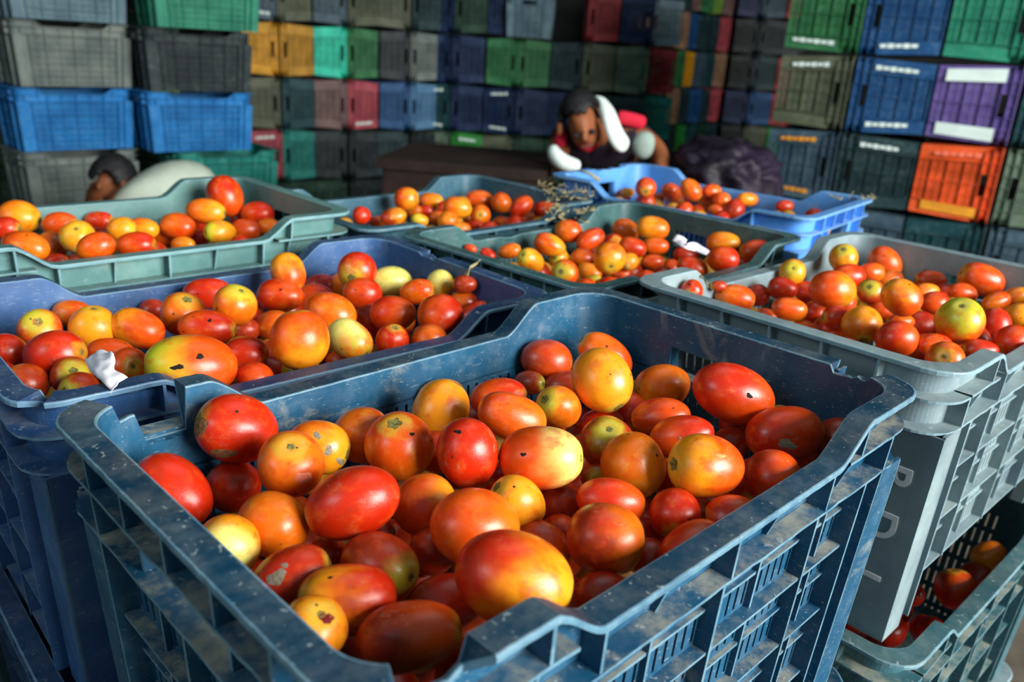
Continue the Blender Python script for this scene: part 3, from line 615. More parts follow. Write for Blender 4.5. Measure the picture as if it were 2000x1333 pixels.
'N':'''
-0.117 1.7424 -0.1028 -0.62 -0.26 0.74 0.0185 0.0197
-0.1422 1.4104 -0.108 -0.96 -0.06 0.26 0.0182 0.0186
-0.1488 1.6431 -0.0828 -0.93 -0.35 0.14 0.0184 0.0205
-0.2511 1.3851 -0.1109 0.25 0.44 -0.86 0.0208 0.0223
-0.1166 1.5216 -0.1015 -0.99 0.1 -0.02 0.0166 0.0177
-0.1118 1.3573 -0.1021 0.37 0.71 -0.59 0.0196 0.0209
-0.3416 1.3893 -0.1111 0.97 -0.07 -0.25 0.0188 0.0194
0.0303 1.5959 -0.1081 -0.68 0.43 -0.59 0.0165 0.0177
0.0402 1.558 -0.0883 0.6 -0.14 -0.79 0.0195 0.0213
-0.178 1.3021 -0.0905 -0.7 -0.58 0.43 0.0201 0.0219
-0.0819 1.6643 -0.1023 -0.99 0.1 -0.13 0.0175 0.0193
-0.2713 1.495 -0.1157 -0.54 0.23 -0.81 0.0194 0.0211
-0.2276 1.2621 -0.0953 0.72 0.5 0.49 0.0181 0.0191
-0.1405 1.6815 -0.1135 -0.91 0.19 -0.38 0.0194 0.0206
-0.2192 1.5381 -0.1075 0.96 -0.05 -0.28 0.0175 0.0176
-0.0723 1.4663 -0.11 0.09 0.39 0.92 0.0172 0.0179
-0.3782 1.4342 -0.0957 0.18 -0.17 0.97 0.0174 0.019
-0.3269 1.4616 -0.1121 0.6 -0.37 0.71 0.0206 0.0226
-0.009 1.4918 -0.0955 -0.8 -0.31 -0.52 0.0191 0.0196
-0.1279 1.5698 -0.0925 0.95 -0.21 0.24 0.0192 0.0204
-0.2997 1.3423 -0.0959 -0.11 0.99 -0.12 0.0192 0.0213
-0.2143 1.3224 -0.1132 -0.88 0.24 0.4 0.0209 0.0224
-0.2349 1.5934 -0.1155 -0.86 0.46 0.22 0.021 0.0211
-0.1021 1.4215 -0.106 0.27 0.9 0.33 0.0172 0.0187
-0.1881 1.3901 -0.1087 0.04 -0.44 0.9 0.0181 0.0196
-0.3735 1.388 -0.0902 0.24 0.9 0.36 0.0188 0.019
-0.2594 1.289 -0.0856 0.89 -0.43 0.12 0.0185 0.021
0.0255 1.5138 -0.0932 -0.37 -0.61 0.7 0.0206 0.0207
-0.0543 1.5625 -0.1063 0.21 0.08 0.97 0.0169 0.0171
-0.1217 1.7003 -0.0833 0.07 -0.99 -0.13 0.0203 0.0228
-0.3049 1.3972 -0.1119 -0.83 0.54 0.14 0.0171 0.0177
-0.0554 1.5107 -0.093 0.8 0.51 0.31 0.0194 0.0203
-0.2547 1.3276 -0.0967 0.45 -0.55 -0.7 0.0191 0.0192
-0.1956 1.4702 -0.1131 -0.96 -0.26 -0.09 0.0192 0.0193
-0.1807 1.4377 -0.1066 0.98 0.12 -0.17 0.0198 0.022
-0.0369 1.6409 -0.1108 -0.02 -0.18 0.98 0.0203 0.023
-0.2269 1.3576 -0.1005 0.77 -0.44 0.47 0.0192 0.0214
-0.3618 1.4722 -0.0926 -0.35 -0.83 0.43 0.0175 0.0191
-0.1606 1.3688 -0.1018 -0.27 -0.96 -0.1 0.0184 0.021
-0.3098 1.4408 -0.0878 0.32 0.5 0.8 0.0182 0.0202
-0.2163 1.4343 -0.114 -0.58 -0.24 -0.78 0.0179 0.0202
-0.1121 1.4698 -0.0989 -0.94 -0.33 0.07 0.019 0.021
-0.2523 1.5289 -0.1137 -0.7 -0.09 -0.7 0.0177 0.0191
-0.0075 1.5498 -0.0829 -0.59 0.79 -0.18 0.0166 0.0181
-0.159 1.4907 -0.1049 -0.37 0.62 0.7 0.0205 0.0231''',
'O':'''
-0.0925 1.1096 -0.0767 -0.72 -0.15 0.68 0.0182 0.0208
0.0975 1.2325 -0.1043 0.31 0.34 0.89 0.0183 0.0194
-0.0198 1.1395 -0.0792 0.96 0.23 -0.15 0.021 0.0222
0.1542 1.3123 -0.0843 -0.21 0.6 -0.77 0.0188 0.0195
0.246 1.3762 -0.1055 0.8 0 0.61 0.0192 0.0194
0.2386 1.4059 -0.0796 -0.58 0.24 0.78 0.0193 0.0211
-0.0079 1.239 -0.097 0.29 0.53 0.8 0.0173 0.0187
0.1004 1.1495 -0.09 -0.51 0.55 -0.66 0.0171 0.019
0.1039 1.0733 -0.0796 0.92 0.23 0.32 0.0166 0.0173
0.043 1.1595 -0.0936 0.72 -0.52 0.45 0.0188 0.0193
0.086 1.0471 -0.0952 0.31 0.23 -0.92 0.0174 0.0199
0.1423 1.2646 -0.0812 0.1 -0.52 -0.85 0.0178 0.0184
0.2325 1.1346 -0.1042 -0.2 -0.01 -0.98 0.0197 0.0216
0.2923 1.322 -0.0898 -0.49 -0.87 -0.1 0.0166 0.0187
0.1165 1.0193 -0.0954 0.3 -0.36 0.88 0.0198 0.022
0.2519 1.3223 -0.0952 0.4 0.24 -0.88 0.017 0.0176
0.2892 1.2316 -0.0779 0.39 0.73 -0.56 0.0184 0.0186
0.1339 1.0961 -0.0998 0.87 -0.03 -0.49 0.0194 0.0201
0.0649 0.9882 -0.0778 0.16 -0.2 0.97 0.0208 0.0233
0.0365 1.2392 -0.0918 -0.88 0.44 -0.19 0.018 0.0204
0.1924 1.3779 -0.0925 -0.88 -0.21 0.42 0.0189 0.0191
0.2573 1.2193 -0.1077 0.26 -0.37 -0.89 0.0204 0.0213
0.1068 1.3057 -0.1085 -0.56 -0.5 -0.66 0.0171 0.0185
0.1927 1.1549 -0.0866 -0.09 -0.48 0.87 0.0188 0.0189
0.1574 1.3577 -0.0698 0.21 -0.72 0.66 0.0201 0.0213
-0.0996 1.1431 -0.0716 0.34 -0.59 -0.73 0.019 0.0207
0.2034 1.1065 -0.0964 0.75 0.54 0.38 0.0192 0.0201
0.053 1.0305 -0.0773 0.84 0.05 0.54 0.0181 0.0199
0.3545 1.2959 -0.0785 0.94 0.19 0.27 0.0192 0.0208
0.0944 1.1026 -0.1075 -0.16 0.96 0.22 0.0206 0.0235
-0.0064 1.094 -0.0978 0.13 0.73 0.67 0.0183 0.0195
0.0103 1.1443 -0.1041 0.42 0.53 0.74 0.0191 0.0205
-0.0972 1.1231 -0.1085 0.59 -0.42 0.69 0.0192 0.0216
0.3134 1.2881 -0.0736 -0.87 -0.02 -0.49 0.0183 0.0189
0.1784 1.0547 -0.088 0.43 -0.5 -0.75 0.0179 0.0182
0.2407 1.1727 -0.0931 0.69 -0.68 0.25 0.0168 0.0171
0.0297 1.2712 -0.1069 0.93 -0.12 -0.35 0.0181 0.0201
0.3035 1.2565 -0.1083 0.03 0.17 -0.98 0.0179 0.018
-0.0582 1.1052 -0.0786 -0.9 -0.31 -0.31 0.0173 0.0175
-0.0451 1.174 -0.0867 0.15 0.2 -0.97 0.0183 0.0185
0.1932 1.4564 -0.0988 -0.63 0.77 0.14 0.0209 0.0222
0.0786 1.1854 -0.09 0.94 -0.21 -0.28 0.0168 0.0169
-0.0205 1.0506 -0.0915 -0.58 0.48 0.66 0.0193 0.0193
0.1357 1.153 -0.0894 -0.89 -0.26 -0.39 0.0205 0.0209
-0.0503 1.0743 -0.0988 -0.08 0.62 0.78 0.0171 0.0191
0.0501 1.1209 -0.1046 -0.48 -0.84 0.24 0.0207 0.0209
0.1405 1.3878 -0.0896 -0.05 0.4 -0.92 0.0179 0.0201
0.0817 0.9542 -0.0963 0.92 0.26 -0.29 0.0182 0.0197
0.3521 1.2529 -0.1086 -0.48 -0.79 0.39 0.019 0.02
-0.0181 1.2026 -0.0927 -0.41 0.16 -0.9 0.0169 0.0177
0.2229 1.2255 -0.085 -0.7 0.55 0.45 0.0184 0.0185
0.1938 1.1926 -0.0828 -0.97 0.21 0.16 0.0166 0.0171
0.0751 1.326 -0.0975 0.65 -0.73 -0.2 0.0178 0.0203
0.0323 1.1979 -0.082 0.47 0.1 -0.88 0.0181 0.0182
0.1768 1.2605 -0.0887 0.63 -0.37 -0.68 0.0198 0.0207''',
'P':'''
0.4729 1.5744 -0.0523 -0.51 0.42 -0.75 0.0203 0.0207
0.5093 1.6317 -0.0665 -0.2 0.3 0.93 0.0207 0.0238
0.2213 1.816 -0.0631 0.48 0.82 -0.32 0.0179 0.0188
0.4266 1.6624 -0.0494 -0.44 -0.4 -0.8 0.0205 0.0214
0.3244 1.6259 -0.0721 -0.15 0.74 0.66 0.018 0.0181
0.3172 1.7291 -0.076 -0.13 -0.25 0.96 0.0204 0.0227
0.432 1.6002 -0.0738 0.23 -0.69 -0.69 0.0167 0.0169
0.2143 1.6964 -0.0732 -0.61 -0.14 0.78 0.0199 0.0213
0.1468 1.6684 -0.0577 0.98 -0.18 0 0.0185 0.0187
0.4425 1.7212 -0.0583 0.3 0.93 -0.2 0.0192 0.0197
0.2931 1.5711 -0.0812 -0.16 0.12 0.98 0.0165 0.0172
0.4812 1.4417 -0.064 0.01 -0.13 -0.99 0.0208 0.0233
0.455 1.4766 -0.0668 0.97 -0.23 -0.02 0.0194 0.0212
0.5122 1.5416 -0.0671 0.74 -0.03 0.68 0.0175 0.02
0.583 1.6459 -0.0524 0.8 -0.45 -0.4 0.0191 0.0208
0.5182 1.676 -0.0664 0.12 -0.79 -0.6 0.0184 0.0186
0.3307 1.6826 -0.0609 -0.68 0.1 -0.73 0.0178 0.0194
0.5076 1.505 -0.0681 -0.07 -0.9 0.42 0.0202 0.022
0.379 1.4824 -0.0674 0.73 0.19 -0.66 0.0197 0.0209
0.3706 1.5335 -0.0712 -0.26 -0.75 0.61 0.0177 0.0193
0.3711 1.7418 -0.0779 -0.73 -0.03 0.69 0.019 0.0206
0.1899 1.6429 -0.055 0.81 -0.25 0.52 0.0195 0.0215
0.4259 1.5631 -0.0673 0.96 -0.19 -0.21 0.0174 0.0199
0.2654 1.7725 -0.0632 0.36 -0.81 -0.47 0.02 0.0203
0.371 1.5767 -0.0809 -0.45 -0.61 0.65 0.0176 0.0185
0.43 1.6931 -0.0826 -0.34 -0.94 0.03 0.0168 0.0171
0.2577 1.683 -0.0709 -0.14 0.94 -0.3 0.0169 0.0171
0.2546 1.6252 -0.0636 -0.33 -0.92 -0.21 0.0172 0.0192
0.5628 1.5528 -0.0556 -0.04 -0.96 -0.27 0.0201 0.0229
0.3378 1.572 -0.0571 -0.62 -0.22 0.75 0.0194 0.0196
0.3728 1.8149 -0.048 0.67 0.74 0.12 0.0179 0.0181
0.3972 1.6396 -0.0684 -0.6 0.28 -0.75 0.0189 0.0206
0.4315 1.4551 -0.0486 -0.23 0.85 -0.47 0.0185 0.0205
0.4801 1.6708 -0.081 -0.59 -0.47 -0.66 0.0201 0.0211
0.5137 1.5918 -0.048 0.37 -0.73 -0.57 0.0166 0.0186
0.4633 1.5093 -0.0818 0.3 0.77 0.57 0.0188 0.0205
0.4248 1.5255 -0.0754 0.66 0.5 0.57 0.0165 0.0183
0.2922 1.8083 -0.0813 0.52 -0.74 0.41 0.0197 0.0222
0.2702 1.8327 -0.0502 -0.01 -0.51 0.86 0.0182 0.0196
0.4622 1.409 -0.0789 0.76 0.62 0.19 0.0176 0.0182''',
'Q':'''
0.3883 0.8472 -0.4092 0.39 0.9 0.21 0.0196 0.02
0.4793 0.8992 -0.3965 0.7 -0.66 -0.26 0.02 0.0205
0.3086 0.8296 -0.3998 -0.08 -1 -0.03 0.0209 0.0232
0.4214 0.7627 -0.3811 -0.03 -0.23 -0.97 0.0204 0.0232
0.5118 0.8128 -0.3856 -0.33 -0.2 0.92 0.0201 0.0216
0.4571 0.9358 -0.383 0.79 0.61 -0.05 0.0201 0.0223
0.4322 0.951 -0.4057 -0.43 0.01 -0.9 0.0175 0.0192
0.4816 0.8481 -0.3796 -0.62 0.18 -0.77 0.0206 0.0223
0.3527 0.7764 -0.4008 0.89 -0.15 -0.44 0.0186 0.0195
0.4587 0.81 -0.3815 -0.92 -0.37 -0.11 0.0202 0.0225
0.4198 0.8791 -0.4101 0.88 -0.25 -0.41 0.0187 0.0201
0.5187 0.891 -0.3839 0.71 -0.69 -0.17 0.0177 0.0199
0.4319 0.7884 -0.4099 -0.9 0.05 0.43 0.018 0.0198
0.3985 0.7004 -0.3826 0.84 -0.42 -0.33 0.0198 0.021
0.3771 0.8234 -0.3828 0.37 -0.37 -0.85 0.0195 0.021
0.3657 0.7018 -0.4089 -0.57 -0.15 -0.81 0.0188 0.019
0.371 0.8725 -0.3913 -0.6 -0.5 -0.63 0.0174 0.0188
0.4034 0.911 -0.3787 0.89 0.29 -0.36 0.0179 0.0192
0.4147 0.7979 -0.3824 -0.97 0.22 -0.08 0.0179 0.018
0.5298 0.8563 -0.4124 0.24 -0.49 -0.84 0.0174 0.0174
0.494 0.861 -0.4109 -0.09 -0.38 0.92 0.0175 0.0194
0.4232 0.8452 -0.385 0.26 -0.65 -0.71 0.0177 0.0184
0.3038 0.7951 -0.3838 -0.19 0.62 -0.76 0.0188 0.0189
0.3453 0.8138 -0.4019 0.04 -0.96 0.29 0.0188 0.021''',
}
CR={'F': [-0.2962, 0.4748, 0.7735, 0.0], 'G': [0.1222, 0.8884, 0.796, 0.0], 'M': [-0.584, 0.7706, 0.8092, -0.0238], 'K': [-0.8589, 1.0321, 0.7872, 0.0001], 'N': [-0.4775, 1.4196, 0.7531, -0.0315], 'O': [-0.1751, 1.13, 0.7527, -0.0188], 'P': [0.2612, 1.9534, 2.2261, -0.0029], 'Q': [0.1376, 0.8726, 0.796, -0.2881]}
C = bpy.context.scene.collection
SC = bpy.context.scene
rnd = random.Random(11)
CL, CW, FW, CH, TP = .5401, .3525, .0192, .288, .016
PITCH = .288
ZR = CH + 3*PITCH            # height of the top rims above the floor
PI = math.pi

# ------------------------------------------------------------------ helpers
class MB:
    def __init__(s): s.v=[]; s.f=[]; s.m=[]
    def quad(s, pts, m=0):
        n=len(s.v); s.v+= [tuple(p) for p in pts]; s.f.append(tuple(range(n,n+len(pts)))); s.m.append(m)
    def hexa(s, p, m=0, mo=None):   # p: 8 points, 0-3 inner (z0x0,z0x1,z1x1,z1x0), 4-7 outer
        n=len(s.v); s.v+=[tuple(q) for q in p]
        for i,f in enumerate(((3,2,1,0),(4,5,6,7),(0,1,5,4),(1,2,6,5),(2,3,7,6),(3,0,4,7))):
            s.f.append(tuple(n+j for j in f)); s.m.append(mo if (i==1 and mo is not None) else m)
    def box(s, c, d, R=None, m=0):
        p=[]
        for z,y in ((-1,0),(-1,1),(1,1),(1,0)): pass
        for oy in (-1,1):
            for (x,z) in ((-1,-1),(1,-1),(1,1),(-1,1)):
                q=Vector((x*d[0]/2, oy*d[1]/2, z*d[2]/2))
                if R is not None: q=R@q
                p.append(q+Vector(c))
        s.hexa(p,m)
    def grid(s, rows, m=None, closed=False, flip=False):   # rows: list of lists of points
        n=len(s.v); k=len(rows[0])
        for r in rows: s.v+=[tuple(q) for q in r]
        for i in range(len(rows)-(0 if closed else 1)):
            j=(i+1)%len(rows)
            for a in range(k-1):
                f=(n+i*k+a, n+i*k+a+1, n+j*k+a+1, n+j*k+a)
                s.f.append(f[::-1] if flip else f); s.m.append(m[a] if m else 0)
    def mesh(s, name, smooth=False, fix=True):
        me=bpy.data.meshes.new(name); me.from_pydata(s.v,[],s.f)
        me.polygons.foreach_set('material_index', s.m)
        if fix:
            b=bmesh.new(); b.from_mesh(me); bmesh.ops.remove_doubles(b,verts=b.verts,dist=1e-5)
            bmesh.ops.recalc_face_normals(b,faces=b.faces); b.to_mesh(me); b.free()
        if smooth: me.polygons.foreach_set('use_smooth',[True]*len(me.polygons))
        me.update(); return me
def ob(name, me, parent=None, mats=None):
    o=bpy.data.objects.new(name, me); C.objects.link(o)
    if parent: o.parent=parent
    if mats:
        if len(me.materials)==0:
            for m in mats: me.materials.append(m)
    return o
def empty(name, loc, rot=(0,0,0)):
    o=bpy.data.objects.new(name,None); C.objects.link(o); o.location=loc; o.rotation_euler=rot; o.empty_display_size=.05; return o
def tag(o,label,cat,group=None,kind=None):
    o['label']=label; o['category']=cat
    if group: o['group']=group
    if kind: o['kind']=kind
    return o

# ------------------------------------------------------------------ materials
def srgb(r,g,b):
    f=lambda c:(c/255/12.92 if c/255<=.04045 else ((c/255+.055)/1.055)**2.4)
    return (f(r),f(g),f(b),1)
class NT:
    def __init__(s,name):
        s.m=bpy.data.materials.new(name); s.m.use_nodes=True; s.n=s.m.node_tree.nodes; s.l=s.m.node_tree.links
        s.b=s.n['Principled BSDF']
    def node(s,t,ins=None,**kw):
        n=s.n.new(t)
        for k,v in kw.items(): setattr(n,k,v)
        for k,v in (ins or {}).items():
            if hasattr(v,'is_output') or isinstance(v,bpy.types.NodeSocket): s.l.new(v,n.inputs[k])
            else: n.inputs[k].default_value=v
        return n
    def noise(s,vec,scale,detail=4,rough=.55,dist=0):
        return s.node('ShaderNodeTexNoise',{'Vector':vec,'Scale':scale,'Detail':detail,'Roughness':rough,'Distortion':dist}).outputs['Fac']
    def ramp(s,v,a,b,c=0,d=1):
        return s.node('ShaderNodeMapRange',{'Value':v,'From Min':a,'From Max':b,'To Min':c,'To Max':d},interpolation_type='SMOOTHSTEP').outputs[0]
    def math(s,op,a,b=0):
        return s.node('ShaderNodeMath',{0:a,1:b},operation=op).outputs[0]
    def mix(s,f,a,b,bt='MIX'):
        n=s.n.new('ShaderNodeMix'); n.data_type='RGBA'; n.blend_type=bt
        for i,v in ((0,f),(6,a),(7,b)):
            if isinstance(v,bpy.types.NodeSocket): s.l.new(v,n.inputs[i])
            else: n.inputs[i].default_value=v
        return n.outputs[2]
    def out(s,color,rough=.5,spec=.5,bump=None,bs=.3,bd=.001,coat=0):
        for k,v in (('Base Color',color),('Roughness',rough),('Specular IOR Level',spec),('Coat Weight',coat)):
            if isinstance(v,bpy.types.NodeSocket): s.l.new(v,s.b.inputs[k])
            else: s.b.inputs[k].default_value=v
        if bump is not None:
            bn=s.node('ShaderNodeBump',{'Height':bump,'Strength':bs,'Distance':bd}); s.l.new(bn.outputs[0],s.b.inputs['Normal'])
        return s.m
def plastic(name, base, dust=.5, wear_glint=0, rough=.42, dustcol=(.42,.40,.30,1), objcol=False):
    t=NT(name); tc=t.node('ShaderNodeTexCoord').outputs['Object']
    oi=t.node('ShaderNodeObjectInfo'); 
    vec=t.node('ShaderNodeVectorMath',{0:tc,1:oi.outputs['Location']},operation='ADD').outputs[0]
    if objcol: base=oi.outputs['Color']
    big=t.noise(vec,9,5); fine=t.noise(vec,260,3); mid=t.noise(vec,42,5,.65)
    dark=t.mix(1,base,(.62,.66,.72,1),'MULTIPLY'); lite=t.mix(.13,base,(.55,.66,.70,1))
    col=t.mix(t.ramp(big,.3,.7),dark,t.mix(t.ramp(mid,.42,.75,0,.8),base,lite))
    if wear_glint: col=t.mix(t.ramp(mid,.35,.6,.25,wear_glint),col,(.26,.46,.56,1))  # pale cyan edges: wear, plus light caught on the rib edges painted in
    # dust settled on ledges and in blotches
    geo=t.node('ShaderNodeNewGeometry'); nz=t.node('ShaderNodeSeparateXYZ',{0:geo.outputs['Normal']}).outputs[2]
    up=t.ramp(nz,.35,.9); d1=t.ramp(t.noise(vec,24,6,.7),.40,.66)
    d2=t.ramp(t.noise(vec,13,6,.75,.6),.56,.72)
    du=t.math('MINIMUM',t.math('ADD',t.math('MULTIPLY',t.math('MULTIPLY',up,d1),dust),t.math('MULTIPLY',d2,dust*.55)),1)
    col=t.mix(du,col,dustcol)
    # scratches and specks
    sv=t.node('ShaderNodeMapping',{'Vector':vec,'Scale':(1,1,6),'Rotation':(.6,.4,.9)}).outputs[0]
    sc=t.ramp(t.noise(sv,120,2,.5,1.5),.66,.72,0,.1 if objcol else .45); sp=t.ramp(fine,.70,.76,0,.1 if objcol else .55)
    col=t.mix(t.math('MAXIMUM',sc,sp),col,(.5,.56,.54,1))
    rg=t.math('ADD',t.math('MULTIPLY',du,.4),t.ramp(mid,.3,.7,rough-.08,rough+.12))
    return t.out(col,rg,.22 if objcol else .45,t.math('ADD',mid,t.math('MULTIPLY',fine,.3)),.18,.0012)
def simple(name,col,rough=.7,var=.25,scale=20,spec=.3,bs=.2):
    t=NT(name); tc=t.node('ShaderNodeTexCoord').outputs['Object']; n=t.noise(tc,scale,5,.6)
    c=t.mix(t.ramp(n,.3,.7),tuple(x*(1-var) for x in col[:3])+(1,),tuple(min(1,x*(1+var*.6)) for x in col[:3])+(1,))
    return t.out(c,rough,spec,n,bs,.003)
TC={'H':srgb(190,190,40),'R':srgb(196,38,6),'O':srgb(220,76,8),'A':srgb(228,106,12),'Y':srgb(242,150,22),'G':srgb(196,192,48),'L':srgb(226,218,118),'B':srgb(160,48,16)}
tomcache={}
def tomato_mat(a,b):
    if (a,b) in tomcache: return tomcache[(a,b)]
    t=NT('tomato_skin'); tc=t.node('ShaderNodeTexCoord').outputs['Object']; oi=t.node('ShaderNodeObjectInfo')
    off=t.node('ShaderNodeVectorMath',{0:oi.outputs['Random'],1:(37,19,53)},operation='MULTIPLY').outputs[0]
    vec=t.node('ShaderNodeVectorMath',{0:tc,1:off},operation='ADD').outputs[0]
    z=t.node('ShaderNodeSeparateXYZ',{0:tc}).outputs[2]
    big=t.noise(vec,.9,3,.5); mid=t.noise(vec,2.6,5,.6); fine=t.noise(vec,22,4,.6)
    zz=t.math('ADD',z,t.math('MULTIPLY',t.math('SUBTRACT',big,.5),1.2 if b in 'GLH' else 2.6))
    ca,cb=TC[a],TC[b]
    lo,hi={'H':(-.15,.85),'G':(.5,1.2),'L':(-.1,.9),'Y':(-.5,.7),'A':(-.6,.7),'R':(-.6,.6),'O':(-.6,.6),'B':(-.5,.8)}[b]
    f=t.ramp(zz,lo,hi,0,1 if b!='B' else .75)
    col=t.mix(f,ca,cb)
    hot={'R':'O','O':'A','A':'Y','Y':'A','G':'Y','L':'G','B':'O'}[a]
    col=t.mix(t.ramp(mid,.48,.72,0,.6),col,TC[hot])
    dk={'R':'B','O':'R','A':'O','Y':'O','G':'A','L':'G','B':'R'}[a]
    col=t.mix(t.ramp(t.noise(vec,1.7,3),.52,.70,0,.55),col,TC[dk])
    # green-yellow ring round the stalk end
    zr=t.math('ADD',z,t.math('MULTIPLY',t.math('SUBTRACT',mid,.5),.35))
    col=t.mix(t.ramp(zr,.80,.98,0,.75 if b in 'GLH' else .55),col,srgb(190,176,52))
    # dried dirt, chalky scuffs and small black nicks
    dirt=t.math('MULTIPLY',t.ramp(t.noise(vec,1.3,2),.56,.68),t.ramp(t.noise(vec,9,6,.75),.50,.66,0,.6))
    col=t.mix(dirt,col,srgb(150,128,104))
    col=t.mix(t.ramp(fine,.70,.76,0,.55),col,srgb(224,190,150))
    vo=t.node('ShaderNodeTexVoronoi',{'Vector':vec,'Scale':1.15}).outputs['Distance']
    col=t.mix(t.ramp(vo,.045,.075,1,0),col,(.02,.012,.006,1))
    rg=t.math('ADD',t.ramp(mid,.3,.7,.26,.42),t.math('MULTIPLY',dirt,.5))
    m=t.out(col,rg,.5,t.math('ADD',mid,t.math('MULTIPLY',fine,.15)),.10,.004,.10)
    t.b.inputs['Coat Roughness'].default_value=.2
    tomcache[(a,b)]=m; return m

# ------------------------------------------------------------------ crate geometry
H=CH
def side_axes(i):
    d=[(1,0),(0,1),(-1,0),(0,-1)][i]; n=[(0,-1),(1,0),(0,1),(-1,0)][i]
    Ls=CL if i%2==0 else CW
    start=[(-CL/2,-CW/2),(CL/2,-CW/2),(CL/2,CW/2),(-CL/2,CW/2)][i]
    return d,n,Ls,start
def tpz(z): return TP*(1-z/H)
def PS(i,x,o,z):
    d,n,Ls,st=side_axes(i); t=tpz(z)
    xx=.05+t+(x-.05)*(Ls-.1-2*t)/(Ls-.1)
    q=FW-o+t
    return (st[0]+d[0]*xx-n[0]*q, st[1]+d[1]*xx-n[1]*q, z)
def PC(i,t,o,z):      # corner after side i, t 0..1
    d,n,Ls,st=side_axes(i); K=(st[0]+d[0]*Ls, st[1]+d[1]*Ls)
    th=t*PI/2
    ip=(.05-.031*math.sin(th), .05-.031*math.cos(th))
    if t<.2: op=(.05-.016*t/.2,0)
    elif t>.8: op=(0,.034+.016*(t-.8)/.2)
    else:
        a=(t-.2)/.6*PI/2; op=(.034-.034*math.sin(a), .034-.034*math.cos(a))
    f=o/FW; px=ip[0]+(op[0]-ip[0])*f+tpz(z); py=ip[1]+(op[1]-ip[1])*f+tpz(z)
    return (K[0]-d[0]*px-n[0]*py, K[1]-d[1]*px-n[1]*py, z)
def ztop(i,x):
    if i%2: return H
    e=min(x,CL-x)
    if e<.104: return H
    if e<.142:
        u=(e-.104)/.038; u=u*u*(3-2*u)*.5+u*.5
        return H-.026*u
    return H-.026
def samples(step=.006):
    S=[]
    for i in range(4):
        Ls=side_axes(i)[2]; n=int((Ls-.1)/step)
        for k in range(n): S.append(('s',i,.05+(Ls-.1)*k/n))
        for k in range(14): S.append(('c',i,k/14))
    return S
def PT(s,o,z):
    return PS(s[1],s[2],o,z) if s[0]=='s' else PC(s[1],s[2],o,z)
def ST(s): return ztop(s[1],s[2]) if s[0]=='s' else H

def crate_rim(mb, seed=0, breaks=None, step=.006, jit=.00012):
    r=random.Random(seed); rows=[]
    for s in samples(step):
        zt=ST(s)+r.uniform(-jit,jit); w=FW+r.uniform(-jit,jit)*1.6; lip=.0042
        if breaks:
            for (typ,i,a,b,drop,keep) in breaks:
                if s[0]==typ and s[1]==i and a<=s[2]<=b:
                    e=min(1,min(s[2]-a,b-s[2])/.006) if typ=='s' else 1
                    zt=zt-drop*(.55+.45*e)+r.uniform(-.0012,.0012); w=.0032+(FW-.0032)*keep*r.uniform(.5,1.2); lip=.004
        zt2=max(zt,H-.0305)
        c=.0011
        if zt2-lip<H-.031: zb=zt2-lip-.0005
        else: zb=H-.031
        cs=[(0,zb),(0,zt2-c),(c*.35,zt2-c*.3),(c*1.3,zt2),(w-c*1.3,zt2),(w-c*.35,zt2-c*.3),(w,zt2-c),(w,zt2-lip),(w-.0022,zt2-lip),(.0032,zt2-lip*.8),(.003,zb),(0,zb)]
        rows.append([PT(s,o,z) for o,z in cs])
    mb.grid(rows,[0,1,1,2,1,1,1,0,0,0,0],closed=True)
def ring(mb,z0,z1,o0,o1,step=.012,lo=None,r=None):
    rows=[]
    for s in samples(step):
        if lo and ST(s)<lo: 
            if len(rows)>1: mb.grid(rows,[0,0,1,0]) 
            rows=[]; continue
        j=(r.uniform(-.0004,.0004) if r else 0)
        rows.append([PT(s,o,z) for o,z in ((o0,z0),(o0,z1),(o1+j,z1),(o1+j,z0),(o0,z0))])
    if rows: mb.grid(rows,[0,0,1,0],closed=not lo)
def sbox(mb,i,x0,x1,o0,o1,z0,z1,o1b=None,mo=1):
    ob_=o1 if o1b is None else o1b     # outer depth at the bottom
    f=lambda x,o,z:PS(i,x,o,z)
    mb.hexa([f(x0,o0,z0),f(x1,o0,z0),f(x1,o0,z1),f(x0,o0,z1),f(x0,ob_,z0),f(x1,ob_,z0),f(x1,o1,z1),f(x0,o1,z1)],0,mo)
ZLO=[H-.0590,H-.089,H-.119,H-.149,H-.179,H-.208,H-.237,H-.262,.003]
ZLE=[H-.0590,H-.089,H-.119,H-.149,H-.179,H-.208,.046]
